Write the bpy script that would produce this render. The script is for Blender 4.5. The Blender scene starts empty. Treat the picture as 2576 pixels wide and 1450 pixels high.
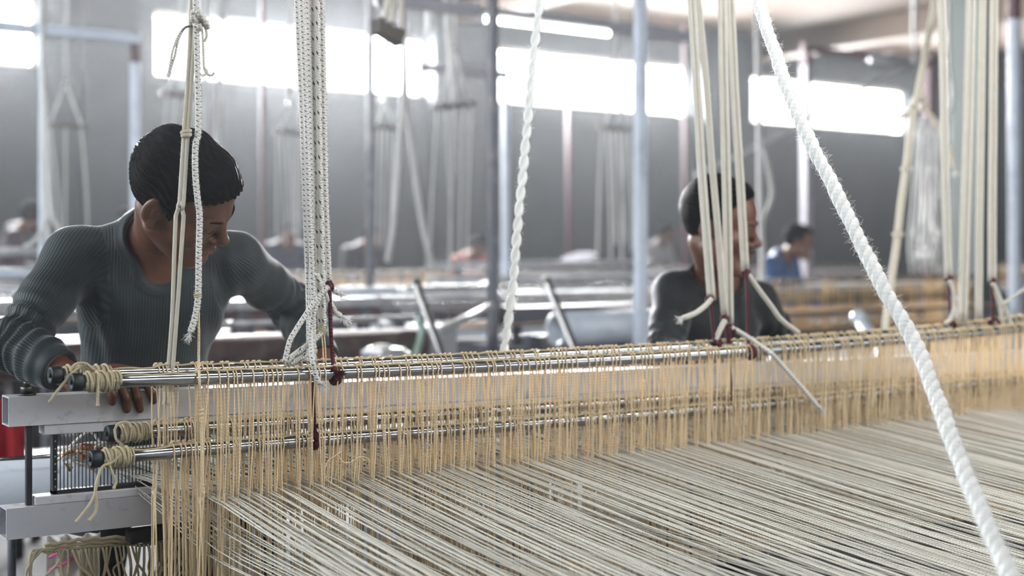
import bpy, math, random
import numpy as np
from mathutils import Vector
random.seed(11); RNG = np.random.default_rng(11)
SC = bpy.context.scene
COL = SC.collection
PI = math.pi

# ------------------------------------------------------------------ camera
FPX = 3317.0; HOR = 620.0; CAMZ = 1.3          # focal length in pixels of a 2576 px frame, horizon row, eye height
CR, SR = 0.8178, 0.5757                         # the camera looks 35 degrees to the right of the looms' depth axis
cam = bpy.data.cameras.new('camera'); camo = bpy.data.objects.new('camera', cam); COL.objects.link(camo)
camo.location = (0, 0, CAMZ); camo.rotation_euler = (PI/2, 0, -math.atan2(SR, CR))
cam.sensor_width = 36; cam.lens = FPX*36/2576; cam.shift_y = -(725-HOR)/2576
cam.clip_start = .05; cam.clip_end = 200
cam.dof.use_dof = True; cam.dof.focus_distance = 2.58; cam.dof.aperture_fstop = 2.0; cam.dof.aperture_blades = 0
SC.camera = camo
# ------------------------------------------------------------------ world, view, light
w = bpy.data.worlds.new('sky'); SC.world = w; w.use_nodes = True
bg = w.node_tree.nodes['Background']; bg.inputs[0].default_value = (.92, .96, 1, 1); bg.inputs[1].default_value = 6.0
SC.view_settings.view_transform = 'Standard'; SC.view_settings.look = 'None'
SC.view_settings.gamma = 1; SC.view_settings.use_curve_mapping = False; SC.view_settings.exposure = 0.5
cy_ = SC.cycles; cy_.max_bounces = 7; cy_.diffuse_bounces = 3; cy_.glossy_bounces = 3; cy_.transmission_bounces = 4; cy_.transparent_max_bounces = 8; cy_.volume_bounces = 0; cy_.use_adaptive_sampling = True; cy_.adaptive_threshold = .025; cy_.adaptive_min_samples = 16
WALLY = 15.0
def P(px, py, Y):
    k = (px-1288)/FPX; d = Y/(CR-SR*k); r = k*d
    return np.array([r*CR+d*SR, Y, CAMZ+(HOR-py)/FPX*d])
def PXx(px, Y): return P(px, 0, Y)[0]
def DEP(px, Y): return Y/(CR-SR*(px-1288)/FPX)
def area(name, loc, rot, sx, sy, power, col):
    l = bpy.data.lights.new(name, 'AREA'); l.shape = 'RECTANGLE'; l.size = sx; l.size_y = sy; l.energy = power; l.color = col
    o = bpy.data.objects.new(name, l); o.location = loc; o.rotation_euler = rot; COL.objects.link(o); return o
WIN = [(-260, 92, 3.28, 4.06), (390, 1067, 3.28, 4.06), (1255, 1738, 3.28, 4.06), (1893, 2279, 3.27, 4.04)]
WINX = [(PXx(a, WALLY), PXx(b, WALLY), z0, z1) for a, b, z0, z1 in WIN]
for (a, b, z0, z1) in WINX:                     # daylight through the clerestory windows of the far wall
    o = area('window_daylight', ((a+b)/2, WALLY+.45, (z0+z1)/2+.1), (-PI/2+.16, 0, 0), (b-a)+.5, (z1-z0)+.4, 270*PI*(b-a)*(z1-z0)*1.2, (.98, .985, 1)); o.data.spread = 1.75
# daylight from the open front of the hall, behind the camera
area('front_daylight', (6.0, -3.75, 3.0), (PI/2-.2, 0, PI), 14, .9, 1250, (.87, .94, 1))
area('side_daylight', (-2.7, 6.0, 2.6), (PI/2, 0, -PI/2), 9, 1.6, 140, (.85, .94, 1))

# ------------------------------------------------------------------ node helpers and materials
class NG:
    def __init__(s, name):
        s.m = bpy.data.materials.new(name); s.m.use_nodes = True; s.t = s.m.node_tree; s.t.nodes.clear()
        s.out = s.t.nodes.new('ShaderNodeOutputMaterial')
    def n(s, typ, props=None, **inp):
        nd = s.t.nodes.new('ShaderNode'+typ)
        for k, v in (props or {}).items(): setattr(nd, k, v)
        for k, v in inp.items():
            key = int(k[1:]) if k[0] == '_' and k[1:].isdigit() else k.replace('_', ' ')
            s.put(nd.inputs[key], v)
        return nd
    def put(s, sock, v):
        if isinstance(v, bpy.types.NodeSocket): s.t.links.new(v, sock)
        elif isinstance(v, bpy.types.Node): s.t.links.new(v.outputs[0], sock)
        else: sock.default_value = (*v, 1) if isinstance(v, tuple) and len(v) == 3 and sock.type == 'RGBA' else v
    def ma(s, op, a, b=0.0, clamp=False):
        nd = s.n('Math', dict(operation=op, use_clamp=clamp)); s.put(nd.inputs[0], a); s.put(nd.inputs[1], b); return nd.outputs[0]
    def mix(s, f, a, b):
        nd = s.n('Mix', dict(data_type='RGBA')); s.put(nd.inputs[0], f); s.put(nd.inputs[6], a); s.put(nd.inputs[7], b); return nd.outputs[2]
    def noise(s, scale, vec=None, detail=4, rough=.55):
        nd = s.n('TexNoise', Scale=scale, Detail=detail, Roughness=rough)
        if vec is not None: s.put(nd.inputs['Vector'], vec)
        return nd.outputs[0]
    def ramp(s, f, stops):
        nd = s.n('ValToRGB'); s.put(nd.inputs[0], f); e = nd.color_ramp.elements
        while len(e) < len(stops): e.new(.5)
        for i, (p, c) in enumerate(stops): e[i].position = p; e[i].color = (*c, 1) if isinstance(c, tuple) else (c, c, c, 1)
        return nd.outputs[0]
    def obj(s): return s.n('TexCoord').outputs['Object']
    def uv(s):
        nd = s.n('SeparateXYZ', Vector=s.n('TexCoord').outputs['UV']); return nd.outputs[0], nd.outputs[1]
    def bump(s, h, strength=.4, dist=.002): return s.n('Bump', Height=h, Strength=strength, Distance=dist).outputs[0]
    def pr(s, col, rough=.6, metal=0.0, nrm=None, trans=0.0, tcol=None, **kw):
        b = s.n('BsdfPrincipled', Roughness=rough, Metallic=metal); s.put(b.inputs['Base Color'], col)
        if nrm is not None: s.put(b.inputs['Normal'], nrm)
        for k, v in kw.items(): s.put(b.inputs[k.replace('_', ' ')], v)
        sh = b.outputs[0]
        if trans:
            t = s.n('BsdfTranslucent'); s.put(t.inputs[0], tcol if tcol is not None else col)
            mx = s.n('MixShader'); mx.inputs[0].default_value = trans; s.put(mx.inputs[1], sh); s.put(mx.inputs[2], t); sh = mx.outputs[0]
        s.t.links.new(sh, s.out.inputs[0]); return s.m
def simple(name, col, rough=.6, metal=0., nscale=30., nvar=.25, bscale=None, bstr=.3, trans=0., tcol=None, **kw):
    g = NG(name); o = g.obj(); f = g.noise(nscale, o)
    c = g.mix(f, tuple(x*(1-nvar) for x in col), tuple(min(1, x*(1+nvar)) for x in col))
    nr = g.bump(g.noise(bscale, o, 3), bstr) if bscale else None
    return g.pr(c, rough, metal, nr, trans, tcol, **kw)
def worn_paint(name, col, dark, rough=.45, metal=.1, amount=.62):
    g = NG(name); o = g.obj()
    n1 = g.noise(9, o, 8, .7); n2 = g.noise(60, o, 5, .6)
    f = g.ramp(g.ma('ADD', n1, g.ma('MULTIPLY', n2, .25)), [(amount, 0.), (amount+.13, 1.)])
    c = g.mix(g.noise(3, o), tuple(x*.82 for x in col), tuple(x*1.1 for x in col))
    return g.pr(g.mix(g.ma('MULTIPLY', f, .7), c, dark), rough, metal, g.bump(n2, .12, .001))
def rope_mat(name, col, fleck=None, twist=False, trans=.25, pitch=.0105, bump=.8, tcol=None):
    g = NG(name); u, v = g.uv()
    if twist == 'long':
        cv = g.n('CombineXYZ'); g.put(cv.inputs[0], g.ma('MULTIPLY', u, 14.)); g.put(cv.inputs[1], g.ma('MULTIPLY', v, 9.))
        h = g.ma('MULTIPLY', g.noise(1., cv.outputs[0], 5, .7), 2.5)
    elif twist:
        h = g.ma('SINE', g.ma('ADD', g.ma('MULTIPLY', v, 900.), g.ma('MULTIPLY', u, 2*PI)))
        h = g.ma('ADD', h, g.ma('MULTIPLY', g.noise(350, g.obj()), 1.2))
    else:
        a = g.ma('SINE', g.ma('ADD', g.ma('MULTIPLY', v, 1150.), g.ma('MULTIPLY', u, 4*PI)))
        b = g.ma('SINE', g.ma('SUBTRACT', g.ma('MULTIPLY', v, 1150.), g.ma('MULTIPLY', u, 4*PI)))
        h = g.ma('MULTIPLY', g.ma('MAXIMUM', a, b), 1.)
    c = g.mix(g.noise(45, g.obj()), tuple(x*.85 for x in col), col)
    if twist == 'long':
        c = g.mix(g.ramp(h, [(.35, .75), (.62, 0.)]), c, (.40, .34, .25))
        c = g.mix(g.ramp(g.noise(11, g.obj(), 3), [(.55, 0.), (.7, .45)]), c, (.45, .36, .24))
    if fleck:
        row = g.ma('FLOOR', g.ma('MULTIPLY', u, 4.))
        cell = g.ma('FRACT', g.ma('MULTIPLY', u, 4.))
        along = g.ma('FRACT', g.ma('ADD', g.ma('DIVIDE', v, pitch), g.ma('ADD', g.ma('MULTIPLY', row, .5), g.ma('MULTIPLY', cell, .35))))
        f = g.ma('MULTIPLY', g.ma('LESS_THAN', along, .19), g.ma('LESS_THAN', g.ma('ABSOLUTE', g.ma('SUBTRACT', cell, .5)), .26))
        c = g.mix(g.ma('MULTIPLY', f, .9), c, fleck)
    return g.pr(c, .6, 0, g.bump(h, bump, .0008), trans, tcol, Specular_IOR_Level=.35)
M = {}
def concrete():
    g = NG('concrete'); o = g.obj()
    n = g.noise(.55, o, 7, .62); n2 = g.noise(7, o, 5)
    c = g.ramp(n, [(.3, (.060, .078, .088)), (.55, (.095, .110, .120)), (.75, (.125, .133, .138))])
    c = g.mix(g.ma('MULTIPLY', n2, .4), c, (.10, .112, .12))
    return g.pr(c, .85, 0, g.bump(n2, .3, .01))
M['wall'] = concrete()
M['ceiling'] = simple('ceiling_plaster', (.058, .036, .021), .8, nscale=.7, nvar=.2, bscale=3, bstr=.2)
M['floor'] = simple('floor_concrete', (.07, .07, .075), .8, nscale=2.5, nvar=.3, bscale=40)
M['winframe'] = simple('window_frame_paint', (.75, .62, .5), .6)
def glass():
    g = NG('window_glass'); t = g.n('BsdfTransparent'); gl = g.n('BsdfGlossy', Roughness=.05)
    mx = g.n('MixShader', _0=.08); g.put(mx.inputs[1], t); g.put(mx.inputs[2], gl); g.t.links.new(mx.outputs[0], g.out.inputs[0]); return g.m
M['glass'] = glass()
def chrome():
    g = NG('polished_steel'); o = g.obj()
    mp = g.n('Mapping', Vector=o); mp.inputs['Scale'].default_value = (4, 120, 120)
    n = g.noise(1.0, mp.outputs[0], 4); sm = g.noise(14, o, 5, .7)
    r = g.ramp(g.ma('ADD', g.ma('MULTIPLY', n, .35), g.ma('MULTIPLY', sm, .65)), [(.3, .09), (.8, .22)])
    return g.pr(g.mix(sm, (.27, .28, .30), (.40, .40, .41)), r, 1.0, g.bump(n, .05, .0005))
M['steel'] = chrome()
M['cap'] = simple('blue_black_rubber', (.005, .010, .015), .5, nscale=200, bscale=400, bstr=.1)
M['heddle'] = rope_mat('heddle_cord', (.92, .76, .52), None, True, .22, bump=.5, tcol=(.92, .72, .42))
M['wrap'] = rope_mat('waxed_cord', (.58, .50, .33), None, True, .2, bump=.25)
M['warp'] = rope_mat('warp_cotton', (.86, .83, .74), None, True, .12, bump=.7)
M['warp_grey'] = rope_mat('warp_cotton_grey', (.70, .67, .60), None, True, .12, bump=.7)
M['fleck'] = rope_mat('flecked_braid', (.82, .80, .76), (.02, .02, .04), False, .2)
M['fleck_sparse'] = rope_mat('sparse_flecked_braid', (.82, .80, .75), (.03, .03, .05), False, .2, pitch=.03)
M['braid'] = rope_mat('plain_braid', (.72, .69, .62), None, False, .2, bump=1.)
M['tape'] = rope_mat('yellowed_cotton_cord', (.70, .65, .54), None, 'long', .2, bump=.8)
M['white'] = rope_mat('white_cotton_rope', (.86, .87, .86), None, True, .3, bump=.25)
M['fuzz'] = simple('cotton_fibre', (.9, .88, .84), .9, trans=.5, Specular_IOR_Level=.1)
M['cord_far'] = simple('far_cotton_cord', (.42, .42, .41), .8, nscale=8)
M['maroon'] = rope_mat('maroon_string', (.075, .007, .018), None, True, .1, bump=.6)
M['beater'] = worn_paint('grey_machine_paint', (.50, .50, .53), (.17, .20, .24), .42, .1, .67)
M['black'] = simple('black_iron', (.018, .018, .02), .55, .3, nscale=50, bscale=90)
M['darkbolt'] = simple('oiled_bolt', (.06, .06, .055), .4, .8, nscale=80)
M['pipe'] = worn_paint('white_pipe_paint', (.48, .52, .57), (.32, .37, .44), .3, 0., .6)
M['brownpipe'] = worn_paint('rusty_pipe', (.10, .065, .06), (.2, .16, .15), .35, .3, .6)
M['redcloth'] = simple('red_cloth', (.35, .012, .02), .8, bscale=300)
M['rug'] = simple('woven_wool', (.82, .78, .70), .95, nscale=90, nvar=.3, bscale=220, bstr=.8)
M['orange'] = simple('orange_brown_yarn', (.36, .14, .045), .9, bscale=300)
M['wool'] = simple('white_wool_yarn', (.78, .75, .70), .95, bscale=300, trans=.2)
M['pink'] = simple('pink_yarn', (.55, .12, .28), .9)
M['post_blue'] = worn_paint('pale_blue_post_paint', (.47, .52, .60), (.35, .38, .44), .4)
M['post_lilac'] = worn_paint('lilac_post_paint', (.26, .255, .29), (.3, .28, .32), .45)
M['post_dark'] = worn_paint('dark_grey_post_paint', (.075, .08, .10), (.16, .15, .15), .45)
M['post_maroon'] = worn_paint('maroon_post_paint', (.075, .030, .038), (.09, .05, .05), .5)
M['bar_white'] = worn_paint('white_bar_paint', (.26, .27, .285), (.4, .4, .4), .35)
M['bar_steel'] = simple('bright_bar_steel', (.45, .45, .47), .25, 1.0)
M['bar_dark'] = simple('dark_bar_steel', (.06, .06, .075), .4, .5)
M['wood'] = simple('aged_wood', (.06, .05, .04), .7, nscale=25)
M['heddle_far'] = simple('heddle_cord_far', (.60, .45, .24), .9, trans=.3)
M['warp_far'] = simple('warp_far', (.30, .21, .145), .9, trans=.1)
def tubelight():
    g = NG('lit_tube'); e = g.n('Emission', Strength=9.0); g.put(e.inputs[0], (1, .98, .92)); g.t.links.new(e.outputs[0], g.out.inputs[0]); return g.m
M['lit'] = tubelight()
def skin(name, col, lip):
    g = NG(name); o = g.obj()
    a = g.n('Attribute', dict(attribute_name='lip')).outputs['Fac']
    n = g.noise(40, o, 4); c = g.mix(n, tuple(x*.8 for x in col), tuple(x*1.15 for x in col))
    c = g.mix(a, c, lip)
    return g.pr(c, g.ma('ADD', g.ma('MULTIPLY', n, .25), .32), 0, g.bump(g.noise(500, o, 2), .12, .0006), Subsurface_Weight=.12, Subsurface_Scale=.01, Subsurface_Radius=(1., .35, .2))
M['skin1'] = skin('brown_skin', (.105, .043, .025), (.15, .045, .036))
M['skin2'] = skin('deep_brown_skin', (.105, .044, .027), (.12, .042, .034))
def knit(name, col, ribs, period):
    g = NG(name); o = g.obj(); a = g.n('Attribute', dict(attribute_name='rib')).outputs['Fac']
    pl = g.n('Attribute', dict(attribute_name='band')).outputs['Fac']
    s = g.ma('MULTIPLY', g.ma('SINE', g.ma('MULTIPLY', a, 2*PI/period)), g.ma('SUBTRACT', 1., pl)); fl = g.noise(420, o, 3); big = g.noise(9, o, 4)
    c = g.mix(big, tuple(x*.75 for x in col), tuple(x*1.2 for x in col))
    c = g.mix(g.ma('MULTIPLY', g.ma('ADD', s, 1.), .3*ribs), c, tuple(x*.45 for x in col))
    h = g.ma('ADD', g.ma('MULTIPLY', s, -ribs), g.ma('MULTIPLY', fl, .5))
    return g.pr(c, .60, 0, g.bump(h, .4, .0016), Sheen_Weight=.3, Sheen_Roughness=.4, Sheen_Tint=(.85, .9, .92), Specular_IOR_Level=.30)
M['shirt1'] = knit('grey_green_rib_knit', (.019, .028, .032), .8, .0062)
M['shirt2'] = knit('black_fine_knit', (.005, .008, .010), .3, .006)
M['shirt_far'] = {}
for nm, c in dict(maroon=(.05, .03, .045), dark=(.03, .03, .04), navy=(.02, .06, .16), pale=(.34, .33, .34), orange=(.35, .07, .04), indigo=(.03, .035, .06)).items():
    M['shirt_far'][nm] = knit(nm+'_cloth', c, .1, .01)
def hairm():
    g = NG('black_hair'); o = g.obj(); a = g.n('Attribute', dict(attribute_name='strand')).outputs['Fac']
    n = g.noise(260, a, 4); 
    g2 = g.n('CombineXYZ'); g.put(g2.inputs[0], g.ma('MULTIPLY', a, 900.))
    st = g.noise(1., g2.outputs[0], 4, .7)
    return g.pr(g.mix(st, (.001, .001, .0015), (.003, .003, .004)), .34, 0, g.bump(st, .9, .004), Specular_IOR_Level=.06)
M['hair'] = hairm()
M['hair_far'] = simple('far_black_hair', (.006, .006, .007), .9, Specular_IOR_Level=.05)
M['trouser'] = simple('dark_trouser_cloth', (.03, .03, .035), .9, bscale=200)
M['eye'] = simple('eye_white', (.55, .5, .46), .2, nvar=.03)
M['iris'] = simple('dark_iris', (.015, .008, .005), .15)
M['cap_blue'] = simple('teal_cap_cloth', (.03, .07, .09), .8)

# ------------------------------------------------------------------ mesh builders
def link(name, me, parent=None, loc=None):
    o = bpy.data.objects.new(name, me); COL.objects.link(o)
    if parent is not None: o.parent = parent
    if loc is not None: o.location = loc
    return o
def tag(o, label=None, cat=None, group=None, kind=None):
    for k, v in (('label', label), ('category', cat), ('group', group), ('kind', kind)):
        if v: o[k] = v
    return o
def empty(name, loc, label, cat, group=None):
    o = bpy.data.objects.new(name, None); o.empty_display_size = .05; COL.objects.link(o); o.location = loc
    return tag(o, label, cat, group)
def smooth_path(pts, n=8):
    p = np.asarray(pts, float)
    if len(p) < 3: 
        t = np.linspace(0, 1, n+1)[:, None]; return p[0]*(1-t)+p[1]*t
    q = np.vstack([2*p[0]-p[1], p, 2*p[-1]-p[-2]]); out = []
    t = np.linspace(0, 1, n, endpoint=False)[:, None]
    for i in range(1, len(q)-2):
        a, b, c, d = q[i-1], q[i], q[i+1], q[i+2]
        out.append(.5*(2*b+(c-a)*t+(2*a-5*b+4*c-d)*t*t+(3*b-a-3*c+d)*t**3))
    out.append(p[-1:]); return np.vstack(out)
class MB:
    def __init__(s): s.v = []; s.f = []; s.uv = []; s.n = 0; s.sm = []
    def add(s, v, f, uv=None, smooth=True):
        v = np.asarray(v, float).reshape(-1, 3); s.v.append(v)
        for i, q in enumerate(f):
            s.f.append(tuple(int(a)+s.n for a in q)); s.uv.extend(uv[i] if uv is not None else [(0, 0)]*len(q)); s.sm.append(smooth)
        s.n += len(v); return s
    def tube(s, pts, r, sides=8, cap=True, v0=0., squash=1.):
        p = np.asarray(pts, float); n = len(p); r = np.broadcast_to(np.asarray(r, float), (n,))
        tg = np.gradient(p, axis=0); tg /= np.linalg.norm(tg, axis=1)[:, None]+1e-12
        ref = np.array([0, 0, 1.]) if abs(tg[0][2]) < .8 else np.array([0, 1., 0])
        u = np.cross(tg[0], ref); u /= np.linalg.norm(u); U = [u]
        for i in range(1, n):
            u = U[-1]-tg[i]*np.dot(U[-1], tg[i]); u /= np.linalg.norm(u)+1e-12; U.append(u)
        U = np.array(U); W = np.cross(tg, U)
        a = np.arange(sides)*2*PI/sides
        v = p[:, None]+r[:, None, None]*(np.cos(a)[None, :, None]*U[:, None]+squash*np.sin(a)[None, :, None]*W[:, None])
        L = np.concatenate([[0], np.cumsum(np.linalg.norm(np.diff(p, axis=0), axis=1))])+v0
        f = []; uv = []
        for i in range(n-1):
            for j in range(sides):
                k = (j+1) % sides
                f.append((i*sides+j, i*sides+k, (i+1)*sides+k, (i+1)*sides+j))
                uv.append([(j/sides, L[i]), ((j+1)/sides, L[i]), ((j+1)/sides, L[i+1]), (j/sides, L[i+1])])
        if cap:
            f.append(tuple(range(sides))[::-1]); uv.append([(0, 0)]*sides)
            f.append(tuple((n-1)*sides+j for j in range(sides))); uv.append([(0, 0)]*sides)
        return s.add(v.reshape(-1, 3), f, uv)
    def hollow(s, a, b, r0, r1, sides=24):
        a = np.asarray(a, float); b = np.asarray(b, float); t = b-a; t /= np.linalg.norm(t)
        u = np.cross(t, [0, 0, 1.]); u /= np.linalg.norm(u)+1e-9; w_ = np.cross(t, u)
        an = np.arange(sides)*2*PI/sides; c = np.cos(an)[:, None]*u+np.sin(an)[:, None]*w_
        v = np.vstack([a+r0*c, b+r0*c, b+r1*c, a+r1*c]); f = []
        for q in range(4):
            q2 = (q+1) % 4
            for j in range(sides):
                k = (j+1) % sides; f.append((q*sides+j, q*sides+k, q2*sides+k, q2*sides+j))
        return s.add(v, f, None)
    def box(s, lo, hi, bev=0., shear=0.):
        x0, y0, z0 = lo; x1, y1, z1 = hi; b = min(bev, (x1-x0)/2.1, (y1-y0)/2.1, (z1-z0)/2.1)
        if b <= 0:
            v = [(x0, y0, z0), (x1, y0, z0), (x1, y1, z0), (x0, y1, z0), (x0, y0, z1), (x1, y0, z1), (x1, y1, z1), (x0, y1, z1)]
            f = [(0, 3, 2, 1), (4, 5, 6, 7), (0, 1, 5, 4), (1, 2, 6, 5), (2, 3, 7, 6), (3, 0, 4, 7)]
        else:
            v = []; 
            for zz, ins in ((z0, b), (z0+b, 0), (z1-b, 0), (z1, b)):
                a0, a1, c0, c1 = x0+ins, x1-ins, y0+ins, y1-ins
                v += [(a0+b, c0, zz), (a1-b, c0, zz), (a1, c0+b, zz), (a1, c1-b, zz), (a1-b, c1, zz), (a0+b, c1, zz), (a0, c1-b, zz), (a0, c0+b, zz)]
            f = [tuple(range(8))[::-1], tuple(24+j for j in range(8))]
            for q in range(3):
                for j in range(8): f.append((q*8+j, q*8+(j+1) % 8, q*8+8+(j+1) % 8, q*8+8+j))
        v = np.array(v, float)
        if shear: v[:, 2] += shear*(v[:, 0]-x0)
        return s.add(v, f, None, False)
    def lathe(s, prof, origin, axis='x', sides=24):
        o = np.asarray(origin, float); a = np.arange(sides)*2*PI/sides; v = []
        for (h, r) in prof:
            c, sn = r*np.cos(a), r*np.sin(a); hh = np.full(sides, h)
            v.append(np.stack(dict(x=(hh, c, sn), y=(c, hh, sn), z=(c, sn, hh))[axis], 1))
        n = len(prof); f = []
        for i in range(n-1):
            for j in range(sides): f.append((i*sides+j, i*sides+(j+1) % sides, (i+1)*sides+(j+1) % sides, (i+1)*sides+j))
        f.append(tuple(range(sides))[::-1]); f.append(tuple((n-1)*sides+j for j in range(sides)))
        return s.add(np.vstack(v)+o, f, None)
    def ball(s, c, r, seg=10, rings=7, sc=(1, 1, 1)):
        v = [(0, 0, 1)]; 
        for i in range(1, rings):
            t = PI*i/rings
            for j in range(seg): v.append((math.sin(t)*math.cos(2*PI*j/seg), math.sin(t)*math.sin(2*PI*j/seg), math.cos(t)))
        v.append((0, 0, -1)); f = [(0, 1+j, 1+(j+1) % seg) for j in range(seg)]
        for i in range(rings-2):
            for j in range(seg): f.append((1+i*seg+j, 1+(i+1)*seg+j, 1+(i+1)*seg+(j+1) % seg, 1+i*seg+(j+1) % seg))
        l = len(v)-1; f += [(l, 1+(rings-2)*seg+(j+1) % seg, 1+(rings-2)*seg+j) for j in range(seg)]
        return s.add(np.array(v)*r*np.array(sc)+np.asarray(c), f, None)
    def mesh(s, name, mat):
        me = bpy.data.meshes.new(name); v = np.vstack(s.v)
        me.from_pydata(v.tolist(), [], s.f)
        me.polygons.foreach_set('use_smooth', s.sm)
        ul = me.uv_layers.new(name='UVMap'); ul.data.foreach_set('uv', np.array(s.uv, np.float32).ravel())
        me.materials.append(mat); me.update(); return me
    def build(s, name, mat, parent=None, local=False):
        if parent is not None and not local:
            o = np.array(parent.matrix_world.translation) if False else np.array(root_loc(parent))
            s.v = [v-o for v in s.v]
        return link(name, s.mesh(name, mat), parent)
def root_loc(o):
    l = Vector((0, 0, 0))
    while o is not None: l = l+o.location; o = o.parent
    return l
def helix(a, b, R, turns, n, jitter=0.):
    a = np.asarray(a, float); b = np.asarray(b, float); t = (b-a)/np.linalg.norm(b-a)
    u = np.cross(t, [0, 0, 1.]) if abs(t[2]) < .9 else np.cross(t, [0, 1., 0]); u /= np.linalg.norm(u); w_ = np.cross(t, u)
    s = np.linspace(0, 1, n); an = s*turns*2*PI
    p = a+(b-a)*s[:, None]+R*(np.cos(an)[:, None]*u+np.sin(an)[:, None]*w_)
    if jitter: p += (b-a)/np.linalg.norm(b-a)*(np.sin(an*.7+1)*jitter)[:, None]
    return p
def structure(name, mb, mat): return tag(mb.build(name, mat), kind='structure')

# ------------------------------------------------------------------ the hall
X0, X1, Y0, H = -3.0, 26.0, -4.0, 4.62
structure('floor', MB().box((X0, Y0, -.2), (X1, WALLY, 0)), M['floor'])
structure('ceiling', MB().box((X0, Y0, H), (X1, WALLY+.3, H+.2)), M['ceiling'])
mb = MB(); xs = [X0]+[x for a, b, _, _ in WINX for x in (a, b)]+[X1]
for i in range(0, len(xs), 2): mb.box((xs[i], WALLY, 0), (xs[i+1], WALLY+.3, H))
for a, b, z0, z1 in WINX: mb.box((a, WALLY, 0), (b, WALLY+.3, z0)); mb.box((a, WALLY, z1), (b, WALLY+.3, H))
structure('wall_back', mb, M['wall'])
structure('wall_right', MB().box((X1, Y0, 0), (X1+.3, WALLY, H)), M['wall'])
mb = MB(); mb.box((X0-.3, Y0, 0), (X0, 1.4, H)); mb.box((X0-.3, 10.6, 0), (X0, WALLY, H)); mb.box((X0-.3, 1.4, 0), (X0, 10.6, 1.75)); mb.box((X0-.3, 1.4, 3.45), (X0, 10.6, H))
structure('wall_left', mb, M['wall'])
mb = MB(); mb.box((X0, Y0-.3, 0), (X1, Y0, 2.5)); mb.box((X0, Y0-.3, 3.5), (X1, Y0, H)); mb.box((X0, Y0-.3, 2.5), (-1.2, Y0, 3.5)); mb.box((13.2, Y0-.3, 2.5), (X1, Y0, 3.5))
structure('wall_front', mb, M['wall'])
for i, (a, b, z0, z1) in enumerate(WINX):
    t = .045; mb = MB()
    mb.box((a, WALLY+.1, z0), (a+t, WALLY+.28, z1)); mb.box((b-t, WALLY+.1, z0), (b, WALLY+.28, z1))
    mb.box((a+t, WALLY+.1, z0), (b-t, WALLY+.28, z0+t)); mb.box((a+t, WALLY+.1, z1-t), (b-t, WALLY+.28, z1))
    o = structure('window_%d' % (i+1), mb, M['winframe'])
    n = max(2, round((b-a)/1.2)); st = (b-a-2*t)/n
    for j in range(1, n): MB().box((a+t+st*j-.015, WALLY+.18, z0+t), (a+t+st*j+.015, WALLY+.21, z1-t)).build('mullion', M['winframe'], o)
    for j in range(n): MB().box((a+t+st*j+.016, WALLY+.19, z0+t), (a+t+st*(j+1)-.016, WALLY+.196, z1-t)).build('pane', M['glass'], o)
    MB().box((a-.05, WALLY-.06, z0-.05), (b+.05, WALLY+.1, z0)).build('sill', M['wall'], o)
for i, (xa, xb) in enumerate([(PXx(215, WALLY-.2), PXx(322, WALLY-.2)), (PXx(1090, WALLY-.2), PXx(1215, WALLY-.2)), (PXx(1770, WALLY-.2), PXx(1880, WALLY-.2))]):
    structure('trim_%d' % (i+1), MB().box((xa, WALLY-.22, 0), (xb, WALLY, H)), M['wall'])
for i, xb in enumerate([3.6, 9.4, 15.2, 21.0]):
    structure('trim_%d' % (i+4), MB().box((xb, Y0, H-.36), (xb+.34, WALLY, H), .02), M['ceiling'])
cx = PXx(2468, 9.0)
structure('trim_8', MB().box((cx, 9.0, 0), (cx+.34, 9.42, H-.36), .015), simple('green_grey_column', (.05, .065, .06), .8, nscale=2, bscale=20))

# ------------------------------------------------------------------ the near loom: heddle rods with their heddles
def profile(pts, Y):
    q = np.array([P(x, y, Y) for x, y in pts]); X, Z = q[:, 0], q[:, 2]
    c = np.polyfit(X, Z, 4)
    def f(x):
        x = np.asarray(x, float); a, b = X[0], X[-1]; s = (np.polyval(c, b)-np.polyval(c, b-.3))/.3
        return np.where(x > b, np.polyval(c, b)+s*.4*(x-b), np.polyval(c, np.minimum(x, b)))
    return f
RY = dict(tf=2.372, tb=2.430, lf=2.412, lb=2.474)
zt_f = profile([(183, 960), (403, 957), (672, 948), (950, 934), (1300, 917), (1600, 903), (1900, 887), (2300, 851), (2576, 828)], RY['tf'])
zt_b = profile([(130, 945), (403, 937), (672, 930), (950, 916), (1300, 899), (1600, 884), (1900, 866), (2300, 836), (2576, 805)], RY['tb'])
zl_f = profile([(230, 1155), (421, 1140), (700, 1118), (870, 1101), (1300, 1072), (1600, 1047), (1900, 1021), (2200, 990), (2576, 956)], RY['lf'])
zl_b = profile([(272, 1093), (421, 1082), (700, 1069), (870, 1057), (1300, 1035), (1600, 1011), (1900, 990), (2200, 966), (2576, 944)], RY['lb'])
z_eye = profile([(540, 1268), (700, 1238), (900, 1213), (1300, 1174), (1600, 1142), (1900, 1110), (2200, 1074), (2576, 1034)], 2.36)
RR = .0127; XEND = 4.55
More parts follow.
